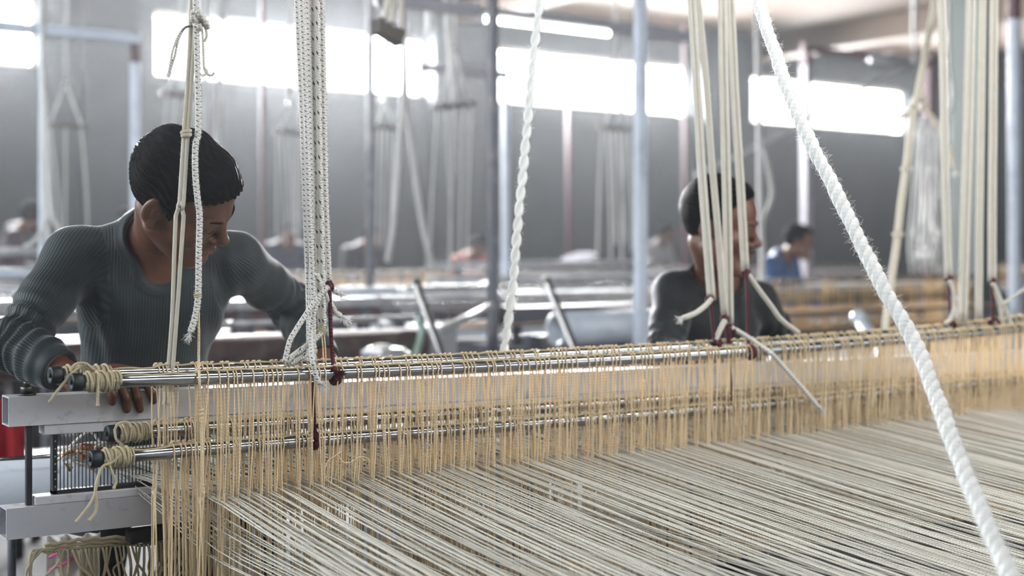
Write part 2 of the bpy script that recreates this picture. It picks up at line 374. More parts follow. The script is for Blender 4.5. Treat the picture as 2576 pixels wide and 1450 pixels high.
def heddle_variant(drop, rng, below=.30, lower=False):
    """two strands looped over the rod at the local origin (axis along x), knotted on top, drawn together at the eye"""
    mb = MB(); rr = RR+.0016; r = .00145
    for side in (-1, 1):
        dx = rng.uniform(-.006, .006); dx2 = rng.uniform(-.007, .007); ex = rng.uniform(-.0015, .0015)
        a = np.linspace(PI/2-.25, PI*1.02, 6)
        pts = [(dx*.3*(1-i/5)+dx*i/5*.5, side*-1*rr*math.cos(t), rr*math.sin(t)) for i, t in enumerate(a)] if False else \
              [(dx*.6, side*rr*math.sin(t), rr*math.cos(t)) for t in np.linspace(.15, PI/2+.12, 6)]
        y0 = pts[-1][1]; n = 7
        for i in range(1, n+1):
            s = i/n; pts.append((dx*.6*(1-s)+dx2*math.sin(s*PI)*.5+ex*s, y0*(1-s*.8), -.003-(drop-.003)*s))
        for i in range(1, 5):
            s = i/4; pts.append((ex+dx2*math.sin(s*PI)*.6, y0*.2+side*.002*math.sin(s*PI), -drop-below*s))
        mb.tube(pts, r, 5, cap=False)
    mb.tube(helix((-.0035, -.002, rr+.0012), (.0035, .002, rr+.0016), .0022, 2.0, 12), .0013, 5)
    mb.ball((0, 0, -drop), .0021, 6, 5, (1, 1.2, 1.5))
    return mb
def cluster_positions(x0, x1, rng, mean):
    out = []; x = x0
    while x < x1:
        for _ in range(int(rng.integers(1, 6))):
            out.append(x); x += mean*rng.uniform(.55, .85)
        x += mean*rng.uniform(.5, 1.6)
    return [v for v in out if v < x1]
LBL = dict(tf='polished steel heddle rod, front one of the upper pair, end cap lashed with cord',
           tb='polished steel heddle rod, rear one of the upper pair, nearest the weavers',
           lf='polished steel heddle rod, lowest of the four, its loose cord tails hanging',
           lb='polished steel heddle rod just above the lowest one, cord wrapped in a thick ball')
def wrap(o, mb_pts, X, Y, z, length, turns, loops=()):
    mb = MB(); mb.tube(helix((X, Y, z(X)), (X+length, Y, z(X+length)), RR+.0020, turns*1.35, int(turns*19), .0012), .0025, 6)
    mb.tube(helix((X+.004, Y, z(X)), (X+length-.004, Y, z(X+length)), RR+.0055, turns*.55, int(turns*9), .005), .0024, 6)
    mb.build('cord_wrap', M['wrap'], o)
for key, capx, zf, nom, x_first in (('tb', 130, zt_b, .262, .885), ('tf', 183, zt_f, .245, .945), ('lb', 272, zl_b, .125, .90), ('lf', 230, zl_f, .10, .91)):
    rng = np.random.default_rng(hash(key) % 1 + {'tb': 1, 'tf': 2, 'lb': 3, 'lf': 4}[key])
    Y = RY[key]; xc = PXx(capx, Y); root = empty('heddle_rod', (xc, Y, float(zf(xc))), LBL[key], 'heddle rod', 'heddle rods of the near loom')
    xs = np.linspace(xc+.004, XEND, 40)
    MB().tube(np.stack([xs, np.full(40, Y), zf(xs)], 1), RR, 20).build('tube', M['steel'], root)
    MB().lathe([(-.002, .0105), (-.004, .0148), (.001, .0163), (.014, .0163), (.017, .0145), (.017, RR-.001)], (xc, Y, float(zf(xc))), 'x', 24).build('end_cap', M['cap'], root)
    MB().lathe([(-.0055, .003), (-.0055, .0042), (-.003, .0045), (-.003, .003)], (xc, Y, float(zf(xc))), 'x', 10).build('cap_hole', M['black'], root)
    wl = {'tb': .085, 'tf': .062, 'lb': .055, 'lf': .055}[key]
    wrap(root, None, xc+.02, Y, zf, wl, {'tb': 12, 'tf': 11, 'lb': 11, 'lf': 10}[key])
    # the lashing cord that runs along the top of the rod
    xl = np.arange(xc+.02+wl, XEND, .02); 
    MB().tube(np.stack([xl, Y-.006+.0015*np.sin(xl*61)*(xl > x_first)-.0025*(xl < x_first), zf(xl)+RR+.0015-.004*(xl < x_first)+.0012*np.sin(xl*93)], 1), .0021, 6).build('lashing_cord', M['wrap'], root)
    xs_n = np.linspace(1.1, 3.8, 12); nom = float(np.mean(zf(xs_n)-z_eye(xs_n)))-.0846*(Y-2.36)
    variants = [heddle_variant(nom, rng).mesh('heddle', M['heddle']) for _ in range(9)]
    variants_low = [heddle_variant(nom+.10, rng, .2).mesh('heddle', M['heddle']) for _ in range(5)]
    pos = cluster_positions(x_first, 4.3, rng, .0160)
    for i, X in enumerate(pos):
        h = link('heddle', variants_low[int(rng.integers(5))] if i % 5 == 3 else variants[int(rng.integers(9))], root)
        zr = float(zf(X)); tgt = float(z_eye(max(X, .98)))+.0846*(Y-2.36)-(.10 if i % 5 == 3 else 0)
        h.location = (X-xc, 0, zr-float(zf(xc))); h.scale = (1, 1, (zr-tgt)/(nom+(.10 if i % 5 == 3 else 0)))
        h.rotation_euler = (rng.normal()*.006, rng.normal()*.018, 0)
    if key in ('tb', 'tf', 'lf', 'lb'):
        tails = {'tb': [[(175, 935), (190, 917), (215, 915), (232, 928), (250, 938)], [(212, 918), (185, 935), (160, 965), (140, 990), (126, 1011)], [(214, 922), (240, 936), (262, 940), (281, 938)]],
                 'tf': [[(250, 938), (247, 955), (246, 985), (246, 1020)]],
                 'lb': [[(288, 1085), (296, 1068), (318, 1062), (330, 1075)], [(288, 1080), (292, 1105), (305, 1118), (312, 1136), (300, 1140)]],
                 'lf': [[(305, 1143), (280, 1165), (258, 1175), (245, 1210), (238, 1245), (222, 1275), (193, 1312)], [(262, 1172), (250, 1190), (240, 1230), (243, 1265), (240, 1290), (225, 1309)], [(270, 1158), (282, 1190), (292, 1210), (287, 1228)]]}[key]
        for t in tails:
            q = np.array([P(x, y, Y-.0165-.002*j) for j, (x, y) in enumerate(t)]); sp = smooth_path(q, 6)
            m = MB().tube(sp, .0026, 7); m.ball(sp[-1], .0034, 7, 5); m.build('cord_tail', M['wrap'], root)

# the warp: 300 upper threads as parts, the rest joined
rng = np.random.default_rng(5)
wr = empty('warp', (1.0, 2.36, float(z_eye(1.0))), 'pale cotton warp stretched through the heddles of the near loom', 'warp')
REEDY = 2.66
def warp_path(xh, low, rng):
    xr = xh-.10*max(0., 1-(xh-.98)/.6); zh = float(z_eye(xh)); yh = 2.36+rng.choice([0., .012, .05, .062])
    zr = float(z_eye(max(xr, .98)))+.028+rng.uniform(-.004, .004); ze = zh+.0846*(yh-2.36)-low+rng.normal()*.0025
    zb = zh-.0846*(2.36-.78); jx = rng.normal()*.006
    return np.array([(xr, REEDY+.06, zr), (xr*.5+xh*.5, (REEDY+yh)/2, (zr+ze)/2), (xh, yh, ze), (xh+jx*.3, yh-.25, ze+(zb-ze)*.16), (xh+jx, yh-.7, ze+(zb-ze)*.45+rng.normal()*.002), (xh+jx*.6, 1.2, ze+(zb-ze)*.74), (xh, .78, zb)])
cnt = 0; xw = .98; ups = []
while xw < 4.25:
    k = int(rng.integers(3, 8))
    for _ in range(k): ups.append(xw); xw += rng.uniform(.0052, .0084)
    xw += rng.uniform(.003, .012)
rest = MB()
def fuzz_on(mb, path, rng, n, rad, ln, r=.00016):
    path = np.asarray(path)
    for _ in range(n):
        i = int(rng.integers(len(path)-1)); p = path[i]+(path[i+1]-path[i])*rng.random(); d = rng.normal(size=3); d /= np.linalg.norm(d)
        d2 = d+rng.normal(size=3)*.8; d2 /= np.linalg.norm(d2)
        l = ln*rng.uniform(.4, 1.3); mb.tube([p+d*rad*.8, p+d*(rad+l*.45), p+d*(rad+l*.6)+d2*l*.4], r, 3, cap=False)
fz = MB()
order = np.argsort(np.abs(np.array(ups)-1.0)); chosen = set(int(i) for i in order[:300])
for i, x in enumerate(ups):
    p = warp_path(x, 0., rng); sp = smooth_path(p, 3); r = rng.uniform(.0013, .0019)
    if i in chosen: MB().tube(sp, r, 5, cap=False).build('warp_thread', M['warp'] if rng.random() < .7 else M['warp_grey'], wr)
    else: rest.tube(sp, r, 5, cap=False)
    if i % 2 == 0: fuzz_on(fz, sp[6:], rng, 7, r, .006, .00014)
for x in np.arange(.985, 4.2, .017): rest.tube(smooth_path(warp_path(x+rng.uniform(-.004, .004), .10+rng.uniform(-.012, .012), rng), 2), .0014, 4, cap=False)
for x in np.arange(.983, 1.16, .0065): rest.tube(smooth_path(warp_path(x+rng.uniform(-.002, .002), rng.uniform(.03, .12), rng), 2), .0014, 4, cap=False)
tag(rest.build('warp_threads', M['warp'], wr), kind='stuff')
tag(fz.build('lint', M['fuzz'], wr), kind='stuff')
# the rail that carries the warp on the camera's side, out of the picture
rl = empty('back_rail', (2.6, .78, 0), 'round steel rail that the near loom\'s warp runs down to', 'rail')
zb0 = float(z_eye(1.0))-.0846*(2.36-.78)
MB().tube([(0.75, .80, zb0-.045), (4.6, .80, zb0-.045)], .04, 20).build('pipe', M['pipe'], rl)
for x in (.78, 4.55): MB().box((x-.03, .76, 0), (x+.03, .84, zb0-.07), .004).build('post', M['post_dark'], rl)

# ------------------------------------------------------------------ beater with its reed
BY = 2.60
tl = P(22, 1000, BY); tr = P(2100, 906, BY); sh = (tr[2]-tl[2])/(tr[0]-tl[0])
bt = empty('beater', (tl[0], BY, tl[2]), 'grey painted steel beater with black reed wires between two beams', 'beater')
hB = (P(22, 1075, BY)[2]-tl[2])
mb = MB()     # hollow box section, open at its left end
for (y0_, y1_, za, zb_) in ((BY, BY+.003, hB, 0), (BY+.047, BY+.05, hB, 0), (BY+.003, BY+.047, -.003, 0), (BY+.003, BY+.047, hB, hB+.003)):
    mb.box((tl[0], y0_, tl[2]+za), (4.5, y1_, tl[2]+zb_), 0, sh)
mb.build('top_beam', M['beater'], bt)
xl = PXx(112, BY); zl = tl[2]+sh*(xl-tl[0])
MB().box((xl, BY+.002, zl+hB-.020), (4.5, BY+.04, zl+hB-.0012), .001, sh).build('reed_clamp', M['beater'], bt)
MB().box((xl, BY+.004, zl+hB-.0012), (4.5, BY+.04, zl+hB), 0, sh).build('seam', M['black'], bt)
bx = P(68, 990, BY+.022)
m = MB(); m.lathe([(0, .017), (.003, .017), (.0032, .0135)], (bx[0], BY+.022, tl[2]), 'z', 20); m.build('washer', M['darkbolt'], bt)
m = MB(); m.lathe([(.003, .0125), (.0155, .0125), (.0165, .011)], (bx[0], BY+.022, tl[2]), 'z', 6); m.lathe([(.0165, .0065), (.025, .0065), (.026, .0055)], (bx[0], BY+.022, tl[2]), 'z', 12); m.build('bolt', M['darkbolt'], bt)
lo = P(16, 1282, BY); shl = (P(430, 1243, BY)[2]-lo[2])/(P(430, 1243, BY)[0]-lo[0])
hL = P(16, 1360, BY)[2]-lo[2]
mb = MB()
for (y0_, y1_, za, zb_) in ((BY, BY+.003, hL, 0), (BY+.047, BY+.05, hL, 0), (BY+.003, BY+.047, -.003, 0), (BY+.003, BY+.047, hL, hL+.003)):
    mb.box((lo[0], y0_, lo[2]+za), (4.5, y1_, lo[2]+zb_), 0, shl)
mb.build('bottom_beam', M['beater'], bt)
xq = PXx(88, BY+.006); zq = lo[2]+shl*(xq-lo[0])
MB().box((xq, BY+.006, zq), (4.5, BY+.044, zq+.017), .002, shl).build('reed_seat', M['beater'], bt)
xu = PXx(72, BY+.02); zu0 = lo[2]+shl*(xu-lo[0]); zu1 = tl[2]+sh*(xu-tl[0])+hB
MB().box((xu-.0055, BY+.014, zu0), (xu+.0055, BY+.026, zu1), .001).build('upright', M['black'], bt)
xr0 = PXx(127, BY+.03); zr0 = zq+shl*(xr0-xq)+.017; zr1 = zl+hB-.02+sh*(xr0-xl)
rf = MB().box((xr0, BY+.014, zr0), (xr0+.009, BY+.034, zr1+.004), .001).build('reed_end', M['black'], bt)
for j in range(7): MB().ball((xr0+.0045, BY+.0135, zr0+.015+j*(zr1-zr0-.03)/6), .0018, 8, 5).build('rivet', M['bar_white'], rf)
MB().box((xr0, BY+.014, zr0), (4.45, BY+.034, zr0+.008), .001, shl).build('reed_band', M['black'], bt)
dm = MB().box((-.0006, -.002, 0), (.0006, .002, 1.)).mesh('reed_wire', M['black'])
rb = MB(); xd = xr0+.017
for i in range(480):
    zb_ = zr0+.006+shl*(xd-xr0); zt_ = zr1+.002+sh*(xd-xr0)
    if i < 300:
        o = link('reed_wire', dm, bt, (xd-bt.location.x, BY+.024-bt.location.y, zb_-bt.location.z)); o.scale = (1, 1, zt_-zb_)
    else: rb.box((xd-.0006, BY+.022, zb_), (xd+.0006, BY+.026, zt_))
    xd += .0072
tag(rb.build('reed_wires', M['black'], bt), kind='stuff')
pa = P(328, 1330, BY-.004); pb = P(432, 1352, BY-.004)
MB().box((pa[0], BY-.006, pb[2]-.004), (pb[0]+.25, BY+.03, pa[2]-.006), .003).build('rubber_pad', M['black'], bt)
for x in (tl[0]+.02, 4.4):   # swing arms that carry the beater, behind the frame's edge
    if x > 2: MB().box((x-.02, BY+.055, .1), (x+.02, BY+.075, tl[2]+sh*(x-tl[0])), .002).build('swing_arm', M['black'], bt)
MB().box((1.2, BY+.055, .05), (1.24, BY+.075, lo[2]+shl*.6), .002).build('swing_arm', M['black'], bt)

# cloth beam, woven rug, loose weft, fringe
cy, cz, cr_ = 2.93, P(60, 1252, 2.90)[2], .078
cb = empty('cloth_beam', (0.2, cy, cz), 'fat white painted pipe roller behind the beater at the lower left', 'roller')
MB().hollow((-.35, cy, cz), (4.6, cy, cz), cr_, cr_-.006, 36).build('pipe', M['pipe'], cb)
for x in (-.3, 4.58): MB().box((x-.03, cy-.05, 0), (x+.03, cy+.05, cz), .004).build('stand', M['post_dark'], cb)
zr = float(z_eye(.98))+.03
mb = MB(); ang = np.linspace(PI*.5, -PI*.45, 10)
prof = [(REEDY+.045, zr)]+[(cy+(cr_+.004)*math.cos(a), cz+(cr_+.004)*math.sin(a)) for a in np.linspace(PI*.62, -PI*.3, 12)]
v = []; xsr = (.885, 4.3)
for (y, z) in prof: v += [(xsr[0], y, z), (xsr[1], y, z)]
for (y, z) in prof[::-1]: v += [(xsr[0], y-.002, z-.006), (xsr[1], y-.002, z-.006)]
n = len(v)//2
tag(mb.add(v, [(2*i, 2*i+1, (2*i+3) % (2*n), (2*i+2) % (2*n)) for i in range(n)]+[tuple(2*i for i in range(n))[::-1], tuple(2*i+1 for i in range(n))]).build('rug', M['rug']), 'cream woven rug running from the reed over the white cloth roller', 'rug')
wl = empty('weft_yarn', (.8, 2.70, zr), 'brown and white weft yarn ends bunched behind the left end of the reed', 'yarn')
rng = np.random.default_rng(3)
for c, n, base in (('orange', 16, (225, 1140)), ('wool', 22, (205, 1148))):
    for i in range(n):
        a = P(base[0]+rng.uniform(-70, 60), base[1]+rng.uniform(-22, 22), 2.70+rng.uniform(-.015, .04)); b = P(265+rng.uniform(-10, 60), 1132+rng.uniform(-14, 16), 2.71)
        mid = (a+b)/2+rng.normal(size=3)*.012
        MB().tube(smooth_path([b, mid, a, a+rng.normal(size=3)*.012+np.array([.01, 0, -.012])], 5), rng.uniform(.0024, .004), 6).build('yarn_end', M[c], wl)
tr_ = empty('thin_steel_rod', (.5, 2.86, .88), 'slender bright steel rod lying above the white roller behind the beater', 'rod')
a = P(-20, 1157, 2.86); b = P(240, 1142, 2.86)
MB().tube([a, b], .0045, 10).build('tube', M['steel'], tr_); MB().lathe([(-.004, .004), (0, .007), (.004, .004)], a, 'x', 10).build('end_stop', M['cap'], tr_)
fr = empty('fringed_rug_end', (.9, 2.70, .6), 'knotted cream fringe with a white and pink cloth hanging under the beater', 'fringe')
ftop = [P(112, 1372, 2.68), P(240, 1356, 2.68), P(425, 1350, 2.68), P(560, 1340, 2.68)]
for row in range(3):
    q = smooth_path([p+np.array([0, .002*row, -.008*row]) for p in ftop], 10)
    q[:, 2] += .002*np.sin(np.arange(len(q))*2.1+row); MB().tube(q, .004, 6).build('knotted_cord', M['wrap'], fr)
for i in range(44):
    s = i/43; t = ftop[0]+(ftop[3]-ftop[0])*s+np.array([0, -.006, -.012]); ln = rng.uniform(.08, .2); sw = rng.normal()*.03
    q = [t, t+np.array([sw*.3, -.012*rng.random(), -ln*.3]), t+np.array([sw, rng.normal()*.01, -ln*.65]), t+np.array([sw*rng.uniform(-.2, 1.8), rng.normal()*.015, -ln])]
    if i in (0, 1, 2): q[1] = t+np.array([-.03, -.01, .005]); q[2] = t+np.array([-.03-.01*i, -.01, -.05])
    MB().tube(smooth_path(q, 5), rng.uniform(.0022, .0034), 6).build('tassel', M['wrap'], fr)
mb = MB(); nx, nz = 26, 12; v = []
for i in range(nx):
    for j in range(nz):
        s, t = i/(nx-1), j/(nz-1); v.append((PXx(118, 2.72)+.11*s, 2.715+.014*math.sin(s*19+t*1.5)+.01*math.sin(s*7), ftop[0][2]+.004-.34*t))
ff = [(i*nz+j, i*nz+j+1, (i+1)*nz+j+1, (i+1)*nz+j) for i in range(nx-1) for j in range(nz-1)]
cm = MB(); cm.add(v, ff); v2 = [(a_, b_+.006, c_) for a_, b_, c_ in v]; cm.add(v2, [q[::-1] for q in ff]); cm.build('cloth', M['wool'], fr)
for (px, py, w_, h_) in ((150, 1402, .035, .011), (160, 1432, .05, .013)):
    c = P(px, py, 2.70); m = MB(); q = [(c[0]+w_*(t-.5), 2.706+.004*math.sin(t*9), c[2]+.02*t) for t in np.linspace(0, 1, 8)]
    m.tube(q, h_*.5, 8, squash=.35).build('pink_stripe', M['pink'], fr)
rc = empty('red_cloth', (.52, 3.25, .95), 'red cloth draped over a rail behind the left end of the beater', 'cloth')
mb = MB(); v = []; nx, nz = 14, 16
a = P(-90, 1010, 3.12); b = P(64, 1010, 3.12)
for i in range(nx):
    for j in range(nz):
        s, t = i/(nx-1), j/(nz-1); v.append((a[0]+(b[0]-a[0])*s+.01*t*(s-.5), 3.13+.02*math.sin(s*14)*(.3+t)-.02*(1-t), a[2]-.20*t))
ff = [(i*nz+j, i*nz+j+1, (i+1)*nz+j+1, (i+1)*nz+j) for i in range(nx-1) for j in range(nz-1)]
mb.add(v, ff); mb.add([(x, y+.012, z) for x, y, z in v], [q[::-1] for q in ff]); mb.build('drape', M['redcloth'], rc)
rp = empty('cloth_rail', (.4, 3.14, 0), 'low steel rail that carries the red cloth beside the standing weaver', 'rail')
MB().tube([(a[0]-.1, 3.145, a[2]-.012), (b[0]+.0, 3.145, a[2]-.012)], .010, 10).build('bar', M['post_dark'], rp)
for x in (a[0]-.08, b[0]-.02): MB().tube([(x, 3.16, 0), (x, 3.16, a[2]-.01)], .010, 10).build('post', M['post_dark'], rp)

# ------------------------------------------------------------------ people: one continuous surface grown from a distance field
class Field:
    def __init__(s, lo, hi, h):
        s.lo = np.array(lo, float); s.h = h; s.n = np.ceil((np.array(hi)-s.lo)/h).astype(int)+1
        s.a = np.full(s.n, .2, np.float32)
    def sub(s, lo, hi, m):
        i0 = np.clip(np.floor((np.array(lo)-m-s.lo)/s.h).astype(int), 0, s.n); i1 = np.clip(np.ceil((np.array(hi)+m-s.lo)/s.h).astype(int)+1, 0, s.n)
        if (i1 <= i0).any(): return None, None
        ax = [(s.lo[k]+s.h*np.arange(i0[k], i1[k])).astype(np.float32) for k in range(3)]
        return tuple(slice(i0[k], i1[k]) for k in range(3)), (ax[0][:, None, None], ax[1][None, :, None], ax[2][None, None, :])
    def comb(s, fn, lo, hi, k, op='add'):
        sl, g = s.sub(lo, hi, k+.03)
        if sl is None: return
        b = fn(g).astype(np.float32); a = s.a[sl]
        if op == 'cut': b = -b
        if op == 'add': h = np.maximum(k-np.abs(a-b), 0)/max(k, 1e-6); s.a[sl] = np.minimum(a, b)-h*h*k*.25
        else: h = np.maximum(k-np.abs(a-b), 0)/max(k, 1e-6); s.a[sl] = np.maximum(a, b)+h*h*k*.25
    def cone(s, p, q, r0, r1, k=.02, op='add'):
        p = np.asarray(p, float); q = np.asarray(q, float); d = q-p; L2 = d@d+1e-12
        def fn(g):
            x, y, z = g[0]-p[0], g[1]-p[1], g[2]-p[2]
            t = np.clip((x*d[0]+y*d[1]+z*d[2])/L2, 0, 1)
            return np.sqrt((x-t*d[0])**2+(y-t*d[1])**2+(z-t*d[2])**2)-(r0+(r1-r0)*t)
        R = max(r0, r1); s.comb(fn, np.minimum(p, q)-R, np.maximum(p, q)+R, k, op)
    def ell(s, c, r, R=np.eye(3), k=.02, op='add'):
        c = np.asarray(c, float); r = np.asarray(r, float)
        def fn(g):
            x, y, z = g[0]-c[0], g[1]-c[1], g[2]-c[2]
            q = [(x*R[0, i]+y*R[1, i]+z*R[2, i]) for i in range(3)]
            k0 = np.sqrt(sum((q[i]/r[i])**2 for i in range(3))); k1 = np.sqrt(sum((q[i]/r[i]**2)**2 for i in range(3)))
            return k0*(k0-1)/np.maximum(k1, 1e-6)
        m = r.max(); s.comb(fn, c-m, c+m, k, op)
    def surf(s):
        a = s.a; ins = a < 0; nx, ny, nz = a.shape
        c = np.zeros((nx-1, ny-1, nz-1), np.int8)
        for dx in (0, 1):
            for dy in (0, 1):
                for dz in (0, 1): c += ins[dx:nx-1+dx, dy:ny-1+dy, dz:nz-1+dz]
        idx = np.argwhere((c > 0) & (c < 8)); N = len(idx)
        num = np.full(c.shape, -1, np.int32); num[tuple(idx.T)] = np.arange(N)
        acc = np.zeros((N, 3)); w_ = np.zeros(N); cor = [(i, j, k) for i in (0, 1) for j in (0, 1) for k in (0, 1)]
        for A in cor:
            for ax in range(3):
                if A[ax]: continue
                B = list(A); B[ax] = 1
                va = a[idx[:, 0]+A[0], idx[:, 1]+A[1], idx[:, 2]+A[2]]; vb = a[idx[:, 0]+B[0], idx[:, 1]+B[1], idx[:, 2]+B[2]]
                m = (va < 0) != (vb < 0); t = np.where(m, va/np.where(m, va-vb, 1), 0)
                p = np.tile(np.array(A, float), (N, 1)); p[:, ax] += t; acc[m] += p[m]; w_[m] += 1
        V = s.lo+s.h*(idx+acc/w_[:, None]); Q = []
        for ax in range(3):
            o = [k for k in range(3) if k != ax]; sl0 = [slice(1, -1)]*3; sl1 = [slice(1, -1)]*3
            sl0[ax] = slice(0, -1); sl1[ax] = slice(1, None)
            A = ins[tuple(sl0)]; B = ins[tuple(sl1)]; e = np.argwhere(A != B); 
            if not len(e): continue
            flip = A[tuple(e.T)]; base = e.copy(); base[:, o[0]] += 1; base[:, o[1]] += 1
            def cell(d0, d1):
                q = base.copy(); q[:, o[0]] += d0; q[:, o[1]] += d1; return num[tuple(q.T)]
            quad = np.stack([cell(-1, -1), cell(0, -1), cell(0, 0), cell(-1, 0)], 1)
            if ax == 1: flip = ~flip
            quad[~flip] = quad[~flip][:, ::-1]; Q.append(quad)
        return V, np.vstack(Q)
def grid_mesh(name, V, Q, mat, attrs=None):
    me = bpy.data.meshes.new(name); me.vertices.add(len(V)); me.vertices.foreach_set('co', V.astype(np.float32).ravel())
    me.loops.add(Q.size); me.loops.foreach_set('vertex_index', Q.astype(np.int32).ravel())
    me.polygons.add(len(Q)); me.polygons.foreach_set('loop_start', np.arange(0, Q.size, 4, dtype=np.int32)); me.polygons.foreach_set('loop_total', np.full(len(Q), 4, np.int32))
    me.update(); me.validate(); me.polygons.foreach_set('use_smooth', np.ones(len(me.polygons), bool))
    for k, v in (attrs or {}).items():
        at = me.attributes.new(k, 'FLOAT', 'POINT'); at.data.foreach_set('value', np.asarray(v, np.float32))
    me.materials.append(mat); return me
def rot(y, p, r):
    cy_, sy_ = math.cos(y), math.sin(y); F = np.array([sy_*math.cos(p), -cy_*math.cos(p), -math.sin(p)]); L = np.array([cy_, sy_, 0.])
    U = np.cross(L, F); U = U if U[2] > 0 else -U
    return np.stack([L*math.cos(r)+U*math.sin(r), F, U*math.cos(r)-L*math.sin(r)], 1)
def add_head(f, c, R, s, fine=True):
    T = lambda p: c+s*(R@np.array(p, float))
    E = lambda p, r, k=.02, op='add', Rx=None: f.ell(T(p), np.array(r)*s, R if Rx is None else R@Rx, k*s, op)
    C = lambda p, q, r0, r1, k=.015, op='add': f.cone(T(p), T(q), r0*s, r1*s, k*s, op)
    E((0, -.012, .042), (.074, .096, .083)); E((0, .04, .045), (.060, .050, .055), .03); E((0, .03, -.035), (.056, .060, .075), .03)
    for sd in (-1, 1): C((sd*.054, -.002, -.048), (sd*.022, .072, -.098), .018, .018, .03)
    E((0, .082, -.097), (.022, .019, .018), .02)
    if not fine: C((0, .09, .02), (0, .112, -.022), .010, .012, .01)
    for sd in (-1, 1):
        Rz = np.array(rot(0, 0, 0)); a = sd*.45; ca, sa = math.cos(a), math.sin(a); Re = np.array([[ca, -sa, 0], [sa, ca, 0], [0, 0, 1.]])
        E((sd*.079, -.012, .004), (.0095, .019, .033), .006, 'add', Re)
        if fine:
            E((sd*.0885, -.006, .002), (.0095, .0115, .0215), .005, 'cut', Re); E((sd*.079, -.004, -.026), (.008, .010, .011), .006, 'add', Re)
            E((sd*.080, -.008, .004), (.006, .005, .012), .006, 'add', Re); E((sd*.083, .001, .000), (.005, .006, .007), .004, 'cut', Re)
    if fine:
        for sd in (-1, 1):
            E((sd*.036, .103, .008), (.017, .013, .012), .013, 'cut'); E((sd*.033, .0785, .0135), (.0165, .0140, .0085), .005); E((sd*.033, .0775, -.0015), (.0155, .0125, .0065), .005)
            C((sd*.014, .092, .026), (sd*.048, .076, .027), .008, .007, .012)
            E((sd*.042, .060, -.018), (.026, .028, .022), .025); E((sd*.0175, .0850, .004), (.0095, .0085, .014), .010); E((sd*.0135, .0975, -.0265), (.0085, .0115, .0082), .009)
        C((0, .091, .018), (0, .1120, -.018), .0080, .0095, .014); E((0, .1125, -.0205), (.0100, .0095, .0085), .010)
        for sd in (-1, 1): E((sd*.0065, .107, -.0312), (.0035, .005, .003), .003, 'cut')
        E((0, .088, -.056), (.027, .016, .018), .014)
        for sd in (-1, 1): C((0, .1025, -.0515), (sd*.021, .090, -.0555), .0055, .003, .004); C((0, .1005, -.0635), (sd*.018, .0895, -.0585), .0062, .003, .004)
        C((-.022, .0975, -.0575), (.022, .0975, -.0575), .0017, .0017, .003, 'cut'); E((0, .098, -.0755), (.016, .006, .005), .008, 'cut')
HAIRLINE = {'full': ([-.14, -.075, -.045, -.022, -.012, .012, .022, .033, .046, .07, .10], [-.055, -.06, -.05, .00, .035, .02, -.008, .058, .074, .078, .086]),
            'receding': ([-.14, -.075, -.045, -.022, -.012, .012, .022, .04, .055, .09, .12], [-.055, -.06, -.045, .00, .035, .02, .00, .06, .085, .115, .13])}
def make_hair(c, R, s, style, h, puff=1.):
    f = Field(c-.16*s, c+.17*s, h)
    hx, hu = HAIRLINE[style]
    def fn(g):
        q = [((g[0]-c[0])*R[0, i]+(g[1]-c[1])*R[1, i]+(g[2]-c[2])*R[2, i])/s for i in range(3)]
        l, fr_, u = q
        def el(cc, r):
            k0 = np.sqrt(((l-cc[0])/r[0])**2+((fr_-cc[1])/r[1])**2+((u-cc[2])/r[2])**2); k1 = np.sqrt(((l-cc[0])/r[0]**2)**2+((fr_-cc[1])/r[1]**2)**2+((u-cc[2])/r[2]**2)**2)
            return k0*(k0-1)/np.maximum(k1, 1e-6)
        t = .0105*puff
        d = el((0, -.012, .046), (.074+t, .098+t, .083+t*1.35)); d2 = el((0, .042, .048), (.060+t, .050+t*.9, .056+t*1.3)); hh = np.maximum(.03-np.abs(d-d2), 0)/.03; d = np.minimum(d, d2)-hh*hh*.0075
        an = np.arctan2(l, u-.03); d = d+.0013*np.sin(an*34+fr_*60+2*np.sin(fr_*70))+.0009*np.sin(an*83+fr_*150)+.002*np.sin(fr_*95+l*30)
        line = np.interp(fr_+.12*0*np.abs(l), hx, hu)-.05*np.clip(fr_-.045, 0, .1)*0
        cut = (line-u)*.8+.0022*np.sin(l*420)*(fr_ > .03)
        kk = .008; hh = np.maximum(kk-np.abs(d-cut), 0)/kk
        return (np.maximum(d, cut)+hh*hh*kk*.25)*s
    f.comb(fn, f.lo, f.lo+f.h*f.n, 0); V, Q = f.surf()
    q = (V-c)@R/s; st = np.arctan2(q[:, 0], q[:, 2]-.03)*.085+.03*q[:, 1]
    return V, Q, st
def finger(f, pts, r0, r1):
    n = len(pts)-1
    for i in range(n): f.cone(pts[i], pts[i+1], r0+(r1-r0)*i/n, r0+(r1-r0)*(i+1)/n, .005)
def add_hand(f, W, D, S, N, curl=.5, s=1., thumb=True):
    """W wrist, D towards the fingers, S towards the thumb, N out of the back of the hand"""
    f.cone(W, W+D*.03*s, .024*s, .026*s, .02)
    for i, (off, ln) in enumerate(((.028, .072), (.0095, .080), (-.0095, .074), (-.027, .058))):
        k = W+D*.085*s+S*off*s-N*.002; f.cone(W+S*off*.55*s+D*.02*s, k, .014*s, .0105*s, .016)
        p = [k]; a = curl*.7
        for L in (.45, .31, .24):
            d = D*math.cos(a)-N*math.sin(a); p.append(p[-1]+d*ln*L*s); a += curl*1.1
        finger(f, p, .0093*s, .0072*s)
    if thumb:
        b = W+D*.025*s+S*.022*s; k = b+(D*.62+S*.7-N*.35)*.042*s; t1 = k+(D*.85+S*.25-N*.45)*.034*s; t2 = t1+(D*.8-S*.05-N*.6)*.026*s
        f.cone(b, k, .015*s, .0115*s, .012); finger(f, [k, t1, t2], .0105*s, .008*s)
